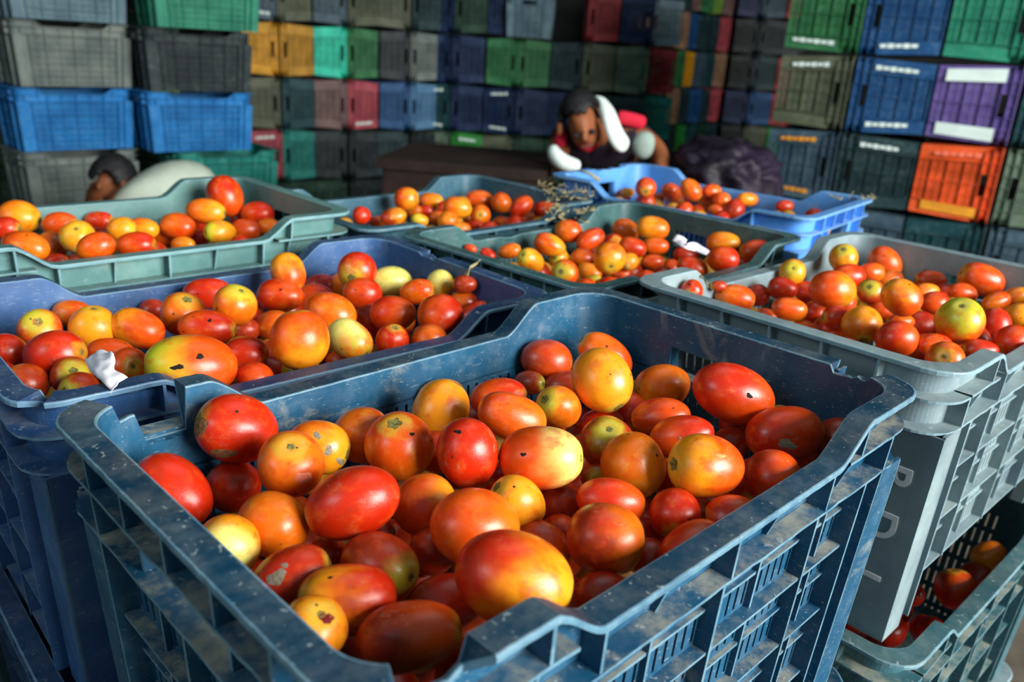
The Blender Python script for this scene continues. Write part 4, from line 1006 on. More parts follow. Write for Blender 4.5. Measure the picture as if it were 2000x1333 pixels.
def panel(mb,i,full=False):
    ev=(i%2==0 and not full)
    ZL=ZLE if ev else ZLO; zm=.045 if ev else 0
    d,n,Ls,st=side_axes(i); w=FW-.0015
    if i%2==0:
        maj=[.075,.145,.27,.395,.465]; mnr=[.11,.2075,.3325,.43]; gus=[.03,.104,.145,.2075,.27,.3325,.395,.436,.51]
        hole=None
    else:
        maj=[.068,.176,.284]; mnr=[.122,.23]; gus=[.068,.122,.176,.23,.284]; hole=(.122,.230)
    x0,x1=.05,Ls-.05
    # band between the first two ribs
    zb0,zb1=H-.060,H-.031
    if hole:
        sbox(mb,i,x0,hole[0],0,.003,zb0,zb1,mo=0); sbox(mb,i,hole[1],x1,0,.003,zb0,zb1,mo=0)
        for x in hole: sbox(mb,i,x-.0015,x+.0015,.003,.012,zb0,zb1)
    else: sbox(mb,i,x0,x1,0,.003,zb0,zb1,mo=0)
    for x in gus:
        if x<.05 or x>Ls-.05: continue
        zt=ztop(i,x)-.004
        if zt>H-.028: sbox(mb,i,x-.0012,x+.0012,.003,w,H-.030,zt)
        if hole is None or x in (.068,.284): sbox(mb,i,x-.0012,x+.0012,.003,w if x in maj else w*.8,H-.060,min(zt,H-.031),w if x in maj else .006)
    # full height vertical ribs
    for x in maj: sbox(mb,i,x-.0015,x+.0015,.003,w if x in (maj[0],maj[-1]) else .0145,0 if x in (maj[0],maj[-1]) else zm,H-.060)
    for x in mnr:
        if maj[0]<x<maj[-1]: sbox(mb,i,x-.0012,x+.0012,.003,.0075,zm,H-.060)
    sol=[(x0,maj[0])]+[(maj[-1],x1)]
    for a,b in sol: sbox(mb,i,a,b,0,.003,0,H-.060,mo=0)
    a0,a1=maj[0],maj[-1]
    prev=None
    for k,z in enumerate(ZL):
        dep=.0130 if k%2==0 else .0062
        if k>0:
            sbox(mb,i,a0,a1,.003,dep,z-.0012,z+.0012)
            sbox(mb,i,a0,a1,0,.003,max(0,z-.003),z+.004,mo=0)
            # slots between the bars
            zt_,zb_=ZL[k-1]-.004,z+.004
            vs=sorted(maj+mnr); cells=[]
            vv=[v for v in vs if a0<=v<=a1]
            for c in range(len(vv)-1):
                u0,u1=vv[c],vv[c+1]; m=max(2,int((u1-u0-.006)/.0088)); pw=(u1-u0)/m; sw=.0030
                xs=[u0]
                for q in range(m):
                    cx=u0+pw*(q+.5); xs+= [cx-sw/2,cx+sw/2]
                xs.append(u1)
                for q in range(0,len(xs),2): sbox(mb,i,xs[q],xs[q+1],0,.003,zb_,zt_,mo=0)
    sbox(mb,i,a0,a1,0,.003,H-.063,H-.058,mo=0)
def corner(mb,i):
    rows=[]; N=14
    ext=.0005
    for k in range(N+1):
        t=k/N; rows.append([PC(i,t,o,z) for o,z in ((0,0),(0,H-.031),(.003,H-.031),(.003,0),(0,0))])
    mb.grid(rows)
    # outer plate on the long side and the diagonal fin at the sharp edge
    L_i=i if i%2==0 else (i+1)%4
    w=FW-.001
    Ls=CL
    xs=(Ls-.047,Ls-.012) if i%2==0 else (.012,.047)
    def q(x,o,z): 
        d,n,Lq,st=side_axes(L_i); t=tpz(z); xx=x+(t if x<Ls/2 else -t); qq=FW-o+t
        return (st[0]+d[0]*xx-n[0]*qq, st[1]+d[1]*xx-n[1]*qq, z)
    mb.hexa([q(xs[0],w-.003,0),q(xs[1],w-.003,0),q(xs[1],w-.003,H-.06),q(xs[0],w-.003,H-.06),q(xs[0],w,0),q(xs[1],w,0),q(xs[1],w,H-.06),q(xs[0],w,H-.06)],0,0)
    xe=xs[0] if i%2==0 else xs[1]
    mb.hexa([q(xe-.0015,.001,0),q(xe+.0015,.001,0),q(xe+.0015,.001,H-.03),q(xe-.0015,.001,H-.03),q(xe-.0015,w,0),q(xe+.0015,w,0),q(xe+.0015,w,H-.03),q(xe-.0015,w,H-.03)],0,1)
    xr=xs[1] if i%2==0 else xs[0]
    mb.hexa([q(xr-.0015,-.034,0),q(xr+.0015,-.034,0),q(xr+.0015,-.034,H-.062),q(xr-.0015,-.034,H-.062),q(xr-.0015,w,0),q(xr+.0015,w,0),q(xr+.0015,w,H-.062),q(xr-.0015,w,H-.062)],0,1)
def base(mb):
    t=TP; a,b=CL/2-FW-t-.004,CW/2-FW-t-.004
    mb.box((0,0,.0455),(2*a+.006,2*b+.006,.003))
    for k in range(9): x=-a+2*a*(k+.5)/9; mb.box((x,0,.0415),(.004,2*b,.005))
    for k in range(6): y=-b+2*b*(k+.5)/6; mb.box((0,y,.0415),(2*a,.004,.005))

def crate_meshes(seed=0,breaks=None,step=.006,full=False):
    M={}
    mb=MB(); crate_rim(mb,seed,breaks,step)
    r=random.Random(seed+5)
    ring(mb,H-.0310,H-.0285,.002,FW-.001,.012,lo=H-.02,r=r); M['rim']=[mb.mesh('rim')]
    mb=MB(); ring(mb,H-.0612,H-.0588,.002,FW-.001,.012,r=r); M['rib_band']=[mb.mesh('rib_band')]
    M['long_side']=[];M['end_panel']=[];M['corner_post']=[]
    for i in range(4):
        mb=MB(); panel(mb,i,full); M['long_side' if i%2==0 else 'end_panel'].append(mb.mesh('panel',fix=False))
        mb=MB(); corner(mb,i); M['corner_post'].append(mb.mesh('corner_post'))
    mb=MB(); base(mb); M['base']=[mb.mesh('base',fix=False)]
    return M
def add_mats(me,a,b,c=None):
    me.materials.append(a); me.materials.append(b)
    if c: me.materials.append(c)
def fresh(M):   # the same shapes with material slots of their own
    return {k:[m.copy() for m in v] for k,v in M.items()}
def make_crate(name,M,ma,mb_,loc,rot,mr=None):
    root=empty(name,loc,rot)
    for k,v in M.items():
        for me in v:
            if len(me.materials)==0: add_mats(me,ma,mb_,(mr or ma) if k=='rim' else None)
            ob(k,me,root)
    return root
def copy_tree(root,loc,rot):
    c=root.copy(); C.objects.link(c); c.location=loc; c.rotation_euler=rot
    for ch in list(root.children):
        d=ch.copy(); C.objects.link(d); d.parent=c
    return c
def crate_pose(k):
    x,y,yaw,z=CR[k]; a=PI/2-yaw
    du=Vector((math.sin(yaw),math.cos(yaw),0)); dv=Vector((math.cos(yaw),-math.sin(yaw),0))
    c=Vector((x,y,0))+du*CL/2+dv*CW/2
    return c, a, z

# ------------------------------------------------------------------ crates of the heaped stacks
P={}
def pl(key,rgb,dust=.5,dc=(.42,.40,.30,1)):
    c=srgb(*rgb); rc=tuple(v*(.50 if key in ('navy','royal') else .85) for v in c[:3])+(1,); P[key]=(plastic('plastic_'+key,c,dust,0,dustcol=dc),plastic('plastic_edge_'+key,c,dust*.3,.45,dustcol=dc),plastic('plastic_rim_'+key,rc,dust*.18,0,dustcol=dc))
pl('navy',(26,84,116),.7); pl('royal',(54,96,148),.30); pl('slate',(54,100,118),.35); pl('teal_grey',(96,142,138),.35)
pl('dark_green',(58,98,98),.35); pl('sky',(92,160,232),.45,(.6,.58,.4,1)); pl('grey',(136,156,160),.25,(.6,.62,.55,1)); pl('blue_green',(58,104,112),.6); pl('olive',(88,104,84),.5)
base_set=crate_meshes(1,None,.008)
BR={'F':[('s',2,CL-.086,CL-.02,.040,.02),('c',2,0.0,.25,.012,.1),('s',0,.0,.066,.016,.05),('c',3,.62,1.0,.016,.15),('s',1,.05,.074,.006,.1),('c',0,.80,1.0,.004,.35)],
    'M':[('c',3,.5,.62,.006,.3),('s',1,.20,.235,.003,.6)],
    'G':[], 'K':[], 'N':[('s',1,.10,.16,.002,.6)], 'O':[('s',2,.30,.34,.002,.7)], 'P':[('s',3,.08,.2,.004,.6)]}
KEYS={'F':('navy','scratched navy blue crate at the front with broken rims, heaped with tomatoes'),
 'M':('royal','royal blue crate of tomatoes at the left, behind the front crate'),
 'G':('grey','grey crate of tomatoes at the right with white stencilled letters on its end'),
 'K':('teal_grey','grey-green crate of tomatoes at the back left below the stacked blue crates'),
 'N':('slate','dusty slate blue crate of tomatoes in the far middle with straw on its rim'),
 'O':('dark_green','dark green crate of tomatoes in the middle, left of the grey crate'),
 'P':('sky','light blue crate at the back with few tomatoes, in front of the leaning man')}
UNDER={'F':['navy','slate','navy'],'M':['royal','navy','slate'],'G':['blue_green','grey','navy'],'K':['slate','teal_grey','royal'],'N':['royal','slate','dark_green'],'O':['slate','navy','dark_green'],'P':['slate','navy','grey']}
TOPNM={'F':'broken-rimmed front crate','M':'royal blue left crate','G':'grey crate with stencilled letters','K':'grey-green back-left crate','N':'dusty far-middle crate','O':'dark green middle crate','P':'light blue back crate'}
CN={'navy':'navy blue','royal':'royal blue','slate':'slate blue','teal_grey':'grey-green','dark_green':'dark green','sky':'light blue','grey':'grey','blue_green':'blue-green','olive':'olive grey'}
matsets={}
def mset(col):
    if col not in matsets: matsets[col]=fresh(base_set)
    return matsets[col]
CRATES={}
for k,(col,lab) in KEYS.items():
    c,a,dz=crate_pose(k)
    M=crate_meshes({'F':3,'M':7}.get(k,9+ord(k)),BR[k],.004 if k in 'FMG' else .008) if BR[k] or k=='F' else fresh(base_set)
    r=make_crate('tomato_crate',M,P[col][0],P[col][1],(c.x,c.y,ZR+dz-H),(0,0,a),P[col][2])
    tag(r,lab,'crate','open crates of tomatoes'); CRATES[k]=r
    for lv in range(3):
        uc=UNDER[k][lv]; z=ZR+dz-H-PITCH*(lv+1)
        cq=crate_pose('Q')[0] if k=='G' else c
        rr=make_crate('plastic_crate',mset(uc),P[uc][0],P[uc][1],(cq.x,cq.y,max(0,z)),(0,0,a),P[uc][2])
        nm=['directly under','second below','on the ground, third below'][lv]
        tag(rr,f'{CN[uc]} crate {nm} the {TOPNM[k]}','crate','crates carrying the tomato crates')
        if z<0: rr.scale=(1,1,(H+z)/H)
# crate stack at the lower left edge
for lv in range(3):
    rr=make_crate('plastic_crate',mset('olive'),P['olive'][0],P['olive'][1],(-.80,.46,lv*PITCH),(0,0,PI/2-.79))
    tag(rr,['olive grey crate on the ground at the lower left, bottom of its stack','olive grey crate in the middle of the lower left stack','olive grey ribbed crate at the lower left, left of the royal blue crate'][lv],'crate','olive grey crates at the lower left')

# stencilled letters on the end of the grey crate
wpaint=simple('white_paint',(.93,.95,.95,1),.7,.12,60)
def letter(ch,v,z,size):
    cu=bpy.data.curves.new('letter','FONT'); cu.body=ch; cu.size=size; cu.align_x='CENTER'; cu.align_y='CENTER'; cu.extrude=.0003; cu.offset=.0006
    o=bpy.data.objects.new('tmp',cu); C.objects.link(o); dg=bpy.context.evaluated_depsgraph_get()
    me=bpy.data.meshes.new_from_object(o.evaluated_get(dg)); bpy.data.objects.remove(o)
    me.materials.clear(); me.materials.append(wpaint)
    q=ob('painted_letter',me,CRATES['G'])
    p=Vector(PS(3,v,.0092,z)); q.location=p
    # text upright axis along the crate end, reading downwards
    n=Vector((-1,0,-.055)).normalized(); right=Vector((-.055,0,-1)).normalized()*1; right=(right-n*right.dot(n)).normalized(); up=n.cross(right)
    q.rotation_euler=Matrix((right,up,n)).transposed().to_euler()
    q['label']='white stencilled letter'
for ch,z in (('B',.178),('D',.124),('I',.066)): letter(ch,.3185,z,.044)

# ------------------------------------------------------------------ tomatoes
def tomato_mesh(seed):
    r=random.Random(seed); nu,nv=36,24; lob=r.choice([3,4,5]); ph=r.uniform(0,6.28); la=r.uniform(.008,.03)
    sq=r.uniform(1.95,2.35); tip=r.uniform(-.10,.05); d=r.uniform(.05,.10)
    b=bmesh.new(); rows=[]
    for j in range(1,nv):
        th=PI*j/nv; row=[]
        ct,st=math.cos(th),math.sin(th)
        rad=(abs(ct)**sq+abs(st)**sq)**(-1/sq)
        z=rad*ct; rr=rad*st
        rr*=1-tip*z
        z-= d*math.exp(-(rr/.22)**2)*(1 if ct>0 else .15)*(1 if ct>0 else -1)
        for i in range(nu):
            a=2*PI*i/nu
            k=1+la*math.cos(lob*a+ph)*(.5+.5*max(0,ct))+.012*math.sin(2*a+ph*2)
            row.append(b.verts.new((rr*k*math.cos(a),rr*k*math.sin(a),z)))
        rows.append(row)
    top=b.verts.new((0,0,1-d)); bot=b.verts.new((0,0,-1+.15*d))
    for i in range(nu):
        i2=(i+1)%nu
        b.faces.new((top,rows[0][i],rows[0][i2])); b.faces.new((bot,rows[-1][i2],rows[-1][i]))
        for j in range(len(rows)-1): b.faces.new((rows[j][i],rows[j+1][i],rows[j+1][i2],rows[j][i2]))
    me=bpy.data.meshes.new('tomato'); b.to_mesh(me); b.free()
    me.polygons.foreach_set('use_smooth',[True]*len(me.polygons)); me['d']=d
    me.materials.append(tomato_mat('R','R'))
    return me,d
TM=[tomato_mesh(s) for s in range(10)]
def scar_mesh(seed):
    r=random.Random(seed); mb=MB(); n=18
    rs=[.03,.09,.14,.20]; hs=[.004,.030,.014,.022]
    rows=[]
    for i in range(n):
        a=2*PI*i/n; k=1+.18*math.sin(5*a+seed)+r.uniform(-.08,.08)
        rows.append([(rr*(k if q else 1)*math.cos(a),rr*(k if q else 1)*math.sin(a),h) for q,(rr,h) in enumerate(zip(rs,hs))])
    mb.grid(rows,closed=True,flip=True); mb.quad([rw[0] for rw in rows])
    return mb.mesh('stem_scar',True)
scarmat=simple('stem_scar_cork',srgb(122,116,62),.85,.6,9,.2,.5)
SM=[scar_mesh(s) for s in range(4)]
for m in SM: m.materials.append(scarmat)
INC={'F':'in the front crate','M':'in the royal blue left crate','G':'in the grey crate','K':'in the back-left grey-green crate','N':'in the far middle crate','O':'in the dark green middle crate','P':'in the light blue crate','Q':'below the grey crate'}
GRP={'F':'tomatoes heaped in the front crate','M':'tomatoes heaped in the royal blue crate','G':'tomatoes heaped in the grey crate','K':'tomatoes heaped in the back-left crate','N':'tomatoes heaped in the far middle crate','O':'tomatoes heaped in the dark green crate','P':'tomatoes in the light blue crate','Q':'tomatoes in the crate below the grey crate'}
def q_from(d):
    return Vector(d).normalized().to_track_quat('Z','Y')
def put_tomato(x,y,z,d,R,La,ca,cb,idx,scar=True):
    me,dd=TM[idx%len(TM)]
    o=bpy.data.objects.new('tomato',me); C.objects.link(o)
    o.location=(x,y,z+ZR); 
    q=q_from(d); spin=Vector((0,0,1)); from mathutils import Quaternion
    o.rotation_mode='QUATERNION'; o.rotation_quaternion=q@Quaternion((0,0,1),idx*1.7)
    o.scale=(R,R,La)
    o.material_slots[0].link='OBJECT'; o.material_slots[0].material=tomato_mat(ca,cb)
    if scar:
        s=bpy.data.objects.new('stem_scar',SM[idx%4]); C.objects.link(s); s.parent=o
        s.location=(0,0,1-dd*.98); 
    return o
n=0; TOBJ=[]; NAMED=[]; USED=set()
for k,txt in TOM.items():
    for l in txt.strip().splitlines():
        t=l.split(' ',10); x,y,z,dx,dy,dz,R,La=[float(v) for v in t[:8]]
        o=put_tomato(x,y,z,(dx,dy,dz),R,La,t[8],t[9],n); n+=1
        NAMED.append((k,Vector((x,y,z)),t[10].strip()))
        TOBJ.append((k+' '+t[10].strip(),o))
        tag(o,(t[10].strip()+' '+INC[k]),'tomato',GRP[k])
BURIED={'F':'dim buried tomato between the top ones in the front crate','M':'dim buried tomato below the top layer in the royal blue crate','G':'dim buried tomato below the top layer in the grey crate','K':'dim buried tomato in the back-left grey-green crate','N':'dim buried tomato in the far middle crate','O':'dim buried tomato in the dark green middle crate','P':'dim buried tomato in the light blue crate','Q':'dim tomato inside the crate below the grey crate'}
restmb={}
restv=[]; restf=[]; unit=MB()
unit.grid([[Vector((math.sin(PI*(j+.02)/10.04)*math.cos(2*PI*i/14),math.sin(PI*(j+.02)/10.04)*math.sin(2*PI*i/14),math.cos(PI*(j+.02)/10.04))) for j in range(11)] for i in range(14)],closed=True,flip=True)
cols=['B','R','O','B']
fi=0
for k,txt in FILL.items():
    for l in txt.strip().splitlines():
        v=[float(q) for q in l.split()]; ca=cols[fi%4]
        if fi in SHOWN:
            o=put_tomato(v[0],v[1],v[2],v[3:6],v[6],v[7],ca,'R' if ca!='R' else 'B',fi,False)
            lim=16-4-len(INC[k].split()); c=Vector((v[0],v[1],v[2]))
            best=None
            for (kk,pp,note) in NAMED:
                if kk!=k or note in USED or len(note.split())>lim: continue
                dd=(pp-c).length
                if best is None or dd<best[0]: best=(dd,note)
            if best and best[0]<.12: USED.add(best[1]); tag(o,'buried tomato by the '+best[1]+' '+INC[k],'tomato','buried '+GRP[k])
            else: tag(o,BURIED[k],'tomato','buried '+GRP[k])
        else:
            M4=Matrix.Translation((v[0],v[1],v[2]+ZR))@q_from(v[3:6]).to_matrix().to_4x4()@Matrix.Diagonal((v[6],v[6],v[7],1))
            base_i=len(restv); restv+=[tuple(M4@Vector(q)) for q in unit.v]; restf+=[tuple(base_i+j for j in f) for f in unit.f]
        fi+=1
me=bpy.data.meshes.new('tomato_filling'); me.from_pydata(restv,[],restf)
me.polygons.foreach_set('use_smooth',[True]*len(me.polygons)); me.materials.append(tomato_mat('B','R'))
o=ob('tomato_filling',me); tag(o,'mass of tomatoes buried deep inside the heaped crates','tomato',None,'stuff')
# ------------------------------------------------------------------ camera
PITCHC,ROLL,FPX,CAMZ=.34253,.06384,1621.7,ZR+.2352
cam=bpy.data.cameras.new('camera'); co=bpy.data.objects.new('camera',cam); C.objects.link(co)
co.location=(0,0,CAMZ)
co.rotation_euler=(Matrix.Rotation(PI/2-PITCHC,3,'X')@Matrix.Rotation(ROLL,3,'Z')).to_euler()
cam.sensor_width=36; cam.lens=FPX*36/2000; cam.clip_start=.02; cam.clip_end=100
cam.dof.use_dof=True; cam.dof.focus_distance=.62; cam.dof.aperture_fstop=6.8; cam.dof.aperture_blades=7
SC.camera=co
def at(px,py,Y):      # a point of the place seen at a photo position and a distance Y ahead
    c,s=math.cos(PITCHC),math.sin(PITCHC); cr,sr=math.cos(ROLL),math.sin(ROLL)
    du,dv=px-1000,py-666.5; u=cr*du+sr*dv; v=-sr*du+cr*dv
    d=Vector((u/FPX, c-v/FPX*s, -s-v/FPX*c)); t=Y/d.y
    return Vector((0,0,CAMZ))+d*t

# ------------------------------------------------------------------ background crates
objplastic=plastic('plastic_faded',(.5,.5,.5,1),.14,0,.5,(.28,.34,.31,1),objcol=True)
big=MB()
for k,v in crate_meshes(2,None,.012,True).items():
    for me in v:
        n0=len(big.v); big.v+=[tuple(x.co) for x in me.vertices]
        for p in me.polygons: big.f.append(tuple(n0+i for i in p.vertices)); big.m.append(0)
big.m=[0]*len(big.f); BG=big.mesh('stacked_crate',fix=False); BG.materials.append(objplastic)
COL={'yellow':(222,158,20),'ochre':(196,142,34),'turquoise':(40,215,180),'green':(52,120,72),'dark green':(20,62,44),'bright green':(40,140,52),'charcoal':(40,52,54),'olive grey':(92,98,76),
 'slate':(62,86,100),'dark slate':(34,60,64),'navy':(8,38,78),'blue':(30,82,132),'light blue':(84,130,168),'sky blue':(28,124,192),'brown-pink':(124,96,92),'rose':(178,76,86),'teal':(30,134,122),
 'dark teal':(24,70,76),'grey-green':(98,118,98),'grey':(118,128,122),'red':(150,34,40),'tan':(156,120,92),'purple':(112,92,160),'orange':(238,92,36),'lime':(120,160,62),'blue-grey':(104,132,142),'black':(10,24,28),'pale grey':(140,160,158),'sea green':(44,142,112)}
def bgcrate(c,M3,col,label,group,sx=1,sy=1,sz=1):
    o=bpy.data.objects.new('stacked_crate',BG); C.objects.link(o)
    M4=Matrix.Translation(c)@M3.to_4x4()@Matrix.Diagonal((sx,sy,sz,1)); o.matrix_world=M4
    o.color=srgb(*COL[col]); tag(o,label,'crate',group); return o
ORDC=['first','second','third','fourth','fifth','sixth','seventh']
ORD=['bottom','second','third','fourth','fifth','sixth']
def wall(px,Y,yaw,pitch,sc,cols,name,group,opens=None,first=0):
    p=at(px,150,Y); a=math.radians(yaw); d=Vector((math.cos(a),math.sin(a),0)); n=Vector((math.sin(a),-math.cos(a),0)); res={}
    for j,rows in enumerate(cols):
        cx=Vector((p.x,p.y,0))+d*(pitch*(j+.5))
        for k,col in enumerate(rows):
            if col is None: continue
            w=.288*sc; op=1 if (opens[j] if opens else j%2==0) else -1
            X=-n; Yv=Vector((0,0,op)); Z=X.cross(Yv)
            jit=Vector(((rnd.random()-.5)*.012,(rnd.random()-.5)*.02,0))
            c=cx-n*(-CL/2)*1+Z*(-w/2)+Vector((0,0,.36*k+.178))+jit
            c=cx-n*(CL/2)-Z*(w/2)+Vector((0,0,.36*k+.178))+jit
            M3=Matrix((X,Yv,Z)).transposed()
            res[(j,k)]=bgcrate(c,M3,col,f'{col} sideways crate, {ORD[k]} row, {ORDC[j]} column of {name(j)}',group,1,1,sc)
    return res
def nth(s,total): return lambda j:s
A=wall(478,5.9,30,.243,.82,[
 ['dark green','rose','olive grey','yellow','slate','navy'],
 ['dark green','teal','dark teal','ochre','olive grey','charcoal'],
 ['dark green','charcoal','brown-pink','turquoise','slate','charcoal'],
 ['black','charcoal','rose','green','olive grey','olive grey'],
 ['black','dark slate','blue','charcoal','olive grey','black'],
 ['black','black','light blue','grey','dark slate','black']],nth('the left back wall',6),'crates of the left back wall')
B=wall(820,6.62,0,.247,.83,[
 ['black','grey-green','dark teal','navy','navy','black'],
 ['black','bright green','navy','navy','dark green','navy'],
 ['black','olive grey','navy','green','navy','black'],
 ['black','dark green','navy','green'],
 ['black','dark green','navy','dark slate'],
 ['black','green','dark slate','olive grey','red','navy'],
 ['black','black','dark slate','grey-green','navy','dark teal']],nth('the dim middle back wall',7),'crates of the middle back wall')
wall(1258,6.9,0,.26,.85,[['black','dark teal','teal','red','blue-grey','charcoal']],lambda j:'the lone stack right of the man','crates beside the aisle',[False])
wall(1312,8.6,50,.222,.75,[
 ['dark slate','charcoal','tan','green','tan','dark slate'],
 ['charcoal','bright green','dark slate','yellow','blue','brown-pink'],
 ['dark slate','dark teal','blue','slate','dark slate','green'],
 ['charcoal','dark green','dark slate','dark teal','dark slate','lime'],
 ['charcoal','dark slate','rose','tan','rose','brown-pink']],nth('the far aisle stack',5),'crates of the far aisle')
wall(1424,9.3,0,.25,.84,[['black','black','navy','black','black','navy'],['charcoal','olive grey','blue','dark slate','charcoal','slate'],['charcoal','bright green','red','red','charcoal','red']],nth('the stack above the purple sheet',3),'crates behind the purple sheet')
RB=wall(1516,4.42,-28,.362,1.2,[
 ['charcoal','dark slate','slate','olive grey','green','charcoal'],
 ['charcoal','slate','dark slate','blue','blue','navy'],
 ['charcoal','dark teal','orange','purple','sea green','teal'],
 ['charcoal','slate','grey-green','dark teal','red','navy'],
 ['charcoal','slate','grey-green','slate','navy','navy']],nth('the right-hand block',5),'crates of the right-hand block',[True,False,True,False,True])
mark_w=simple('white_label',srgb(214,232,228),.6,.1,12); mark_y=simple('yellow_paint',srgb(226,150,40),.6,.2,20)
def stripe(o,v0,v1,z0,z1,m,name='painted_stripe'):
    mb=MB(); f=lambda v,oo,z:PS(3,v,oo,z); lo,hi=FW-.001,FW+.0012
    mb.hexa([f(v0,lo,z0),f(v1,lo,z0),f(v1,lo,z1),f(v0,lo,z1),f(v0,hi,z0),f(v1,hi,z0),f(v1,hi,z1),f(v0,hi,z1)])
    q=ob(name,mb.mesh(name),o,[m]); q['label']='white painted stripe' if m is mark_w else 'yellow painted stripe'
def dashes(o,v,m,z0=.06,z1=.22,n=6):   # blurred stencil mark of unreadable characters
    mb=MB(); f=lambda vv,oo,z:PS(3,vv,oo,z); lo,hi=FW-.001,FW+.0012; st=(z1-z0)/n
    for i in range(n):
        a=z0+st*i; b=a+st*.84; h=.022 if i%2 else .017
        if n==7 and i==3: continue
        mb.hexa([f(v-h/2,lo,a),f(v+h/2,lo,a),f(v+h/2,lo,b),f(v-h/2,lo,b),f(v-h/2,hi,a),f(v+h/2,hi,a),f(v+h/2,hi,b),f(v-h/2,hi,b)])
    q=ob('painted_marks',mb.mesh('painted_marks'),o,[m]); q['label']='faded painted lettering'
# side 3 runs from the back-left to the front-left: small v is the +Y end (top when the opening points right)
def top_v(j): return .04 if j%2==0 else CW-.04
def bot_v(j): return CW-.04 if j%2==0 else .04
p=RB[(2,3)]; stripe(p,.012,.072,.03,.235,mark_w); stripe(p,CW-.072,CW-.012,.03,.235,mark_w)
stripe(RB[(2,2)],CW-.066,CW-.02,.04,.24,mark_y); dashes(RB[(2,2)],.036,simple('pale_red_paint',srgb(240,120,90),.6,.1),.05,.22,6)
dashes(RB[(0,4)],bot_v(0),mark_w,.03,.2,6); dashes(RB[(1,4)],bot_v(1),mark_w,.08,.22,5); dashes(RB[(0,3)],top_v(0),mark_w,.05,.2,6)
dashes(RB[(1,3)],top_v(1),mark_w); dashes(RB[(1,3)],bot_v(1),mark_w); dashes(RB[(1,2)],top_v(1),mark_w,.07,.22,6)
dashes(RB[(0,2)],top_v(0),mark_y,.05,.2,6); dashes(RB[(0,2)],bot_v(0),mark_y,.05,.2,6)
dashes(B[(1,1)],top_v(1),mark_w); dashes(B[(0,2)],top_v(0),mark_w); dashes(B[(0,2)],bot_v(0),mark_w); dashes(B[(2,2)],top_v(0),mark_w); dashes(B[(2,2)],bot_v(0),mark_w); dashes(A[(0,4)],bot_v(0),mark_w); dashes(A[(0,1)],top_v(0),mark_w); dashes(A[(3,2)],bot_v(1),mark_w)

# upright stacks at the left
zb=ZR-.942
wood=simple('grey_wood',srgb(92,80,64),.8,.4,14)
def pallet(x,y,a,lab):
    mb=MB(); hgt=zb
    R=None
    for k in range(6): mb.box((0,-.2+.08*k,hgt-.011),(.56,.06,.02))
    for x_ in (-.23,0,.23): mb.box((x_,0,hgt/2-.011),(.09,.44,hgt-.024))
    o=ob('pallet',mb.mesh('pallet',fix=False),None,[wood]); o.location=(x,y,0); o.rotation_euler=(0,0,a); tag(o,lab,'pallet'); return o
def up(px,Y,a,cols,name,group,base_z=zb,shift=None,s=1.0):
    p=at(px,230,Y); a=math.radians(a)
    for k,col in enumerate(cols):
        if col is None: continue
        c=Vector((p.x,p.y,base_z+PITCH*1.005*k)); 
        if shift and k in shift: c+=Vector((math.cos(a),math.sin(a),0))*shift[k]
        c+=Vector((rnd.uniform(-.01,.01),rnd.uniform(-.01,.01),0))
        bgcrate(c,Matrix.Rotation(a+rnd.uniform(-.02,.02),3,'Z'),col,f'{col} upright crate, {ORD[k]} from the bottom of {name}',group,1,1,.985)
    return p
a30=28; aL1=46; aL2=40
p1=up(134,4.12,aL1,['grey','grey','sky blue','grey','blue-grey','grey'],'the leftmost full stack','crates of the leftmost stack')
p2=up(375,4.35,aL2,['teal','teal','sky blue','charcoal','sea green','green'],'the stack behind the bent person','crates of the stack behind the bent person',shift={0:.12,1:.12,4:.05,5:.05})
for p,l in ((p1,'wooden pallet under the leftmost full crate stack'),(p2,'wooden pallet under the stack behind the bent person')): pallet(p.x+(.05 if p is p2 else 0),p.y,math.radians(aL1 if p is p1 else aL2),l)
up(-90,4.6,aL1,['grey','grey-green','grey-green','grey','grey','grey'],'the stack cut by the left edge','crates at the left edge',base_z=.01)
up(262,5.3,aL2,['dark green','dark green','dark green','lime','dark green','black','black'][:6],'the hidden stack between the left ones','crates behind the left stacks',base_z=.01)
# the pale crate leaning out of the top of the middle wall
p=at(1035,75,6.62)
for lv,cc in enumerate(('blue-grey','charcoal')):
    bgcrate(Vector((p.x,6.62+.19,1.442+PITCH*lv)),Matrix.Rotation(math.radians(90-3),3,'Z'),cc,['blue-grey upright crate jutting from the top of the middle wall','charcoal upright crate on the blue-grey jutting crate'][lv],'upright crates on the middle wall')

# ------------------------------------------------------------------ building
def struct(name,pts,m):
    mb=MB(); mb.hexa(pts); o=ob(name,mb.mesh(name),None,[m]); o['kind']='structure'; return o
def slab(name,x0,x1,y0,y1,z0,z1,m):
    return struct(name,[(x0,y0,z0),(x1,y0,z0),(x1,y0,z1),(x0,y0,z1),(x0,y1,z0),(x1,y1,z0),(x1,y1,z1),(x0,y1,z1)],m)
fl=simple('earth_floor',srgb(92,84,74),.95,.4,5); wl=simple('dark_wall',srgb(46,48,48),.9,.3,3); cl=simple('roof_sheet',srgb(60,60,58),.8,.2,3)
slab('floor',-7,7,-3,11,-.1,0,fl); slab('wall_back',-7,7,11,11.2,0,5,wl); slab('wall_left',-7.2,-7,-3,11.2,0,5,wl); slab('wall_right',7,7.2,3,11.2,0,5,wl)
slab('ceiling',-7.2,7.2,1.6,11.2,5,5.1,cl)

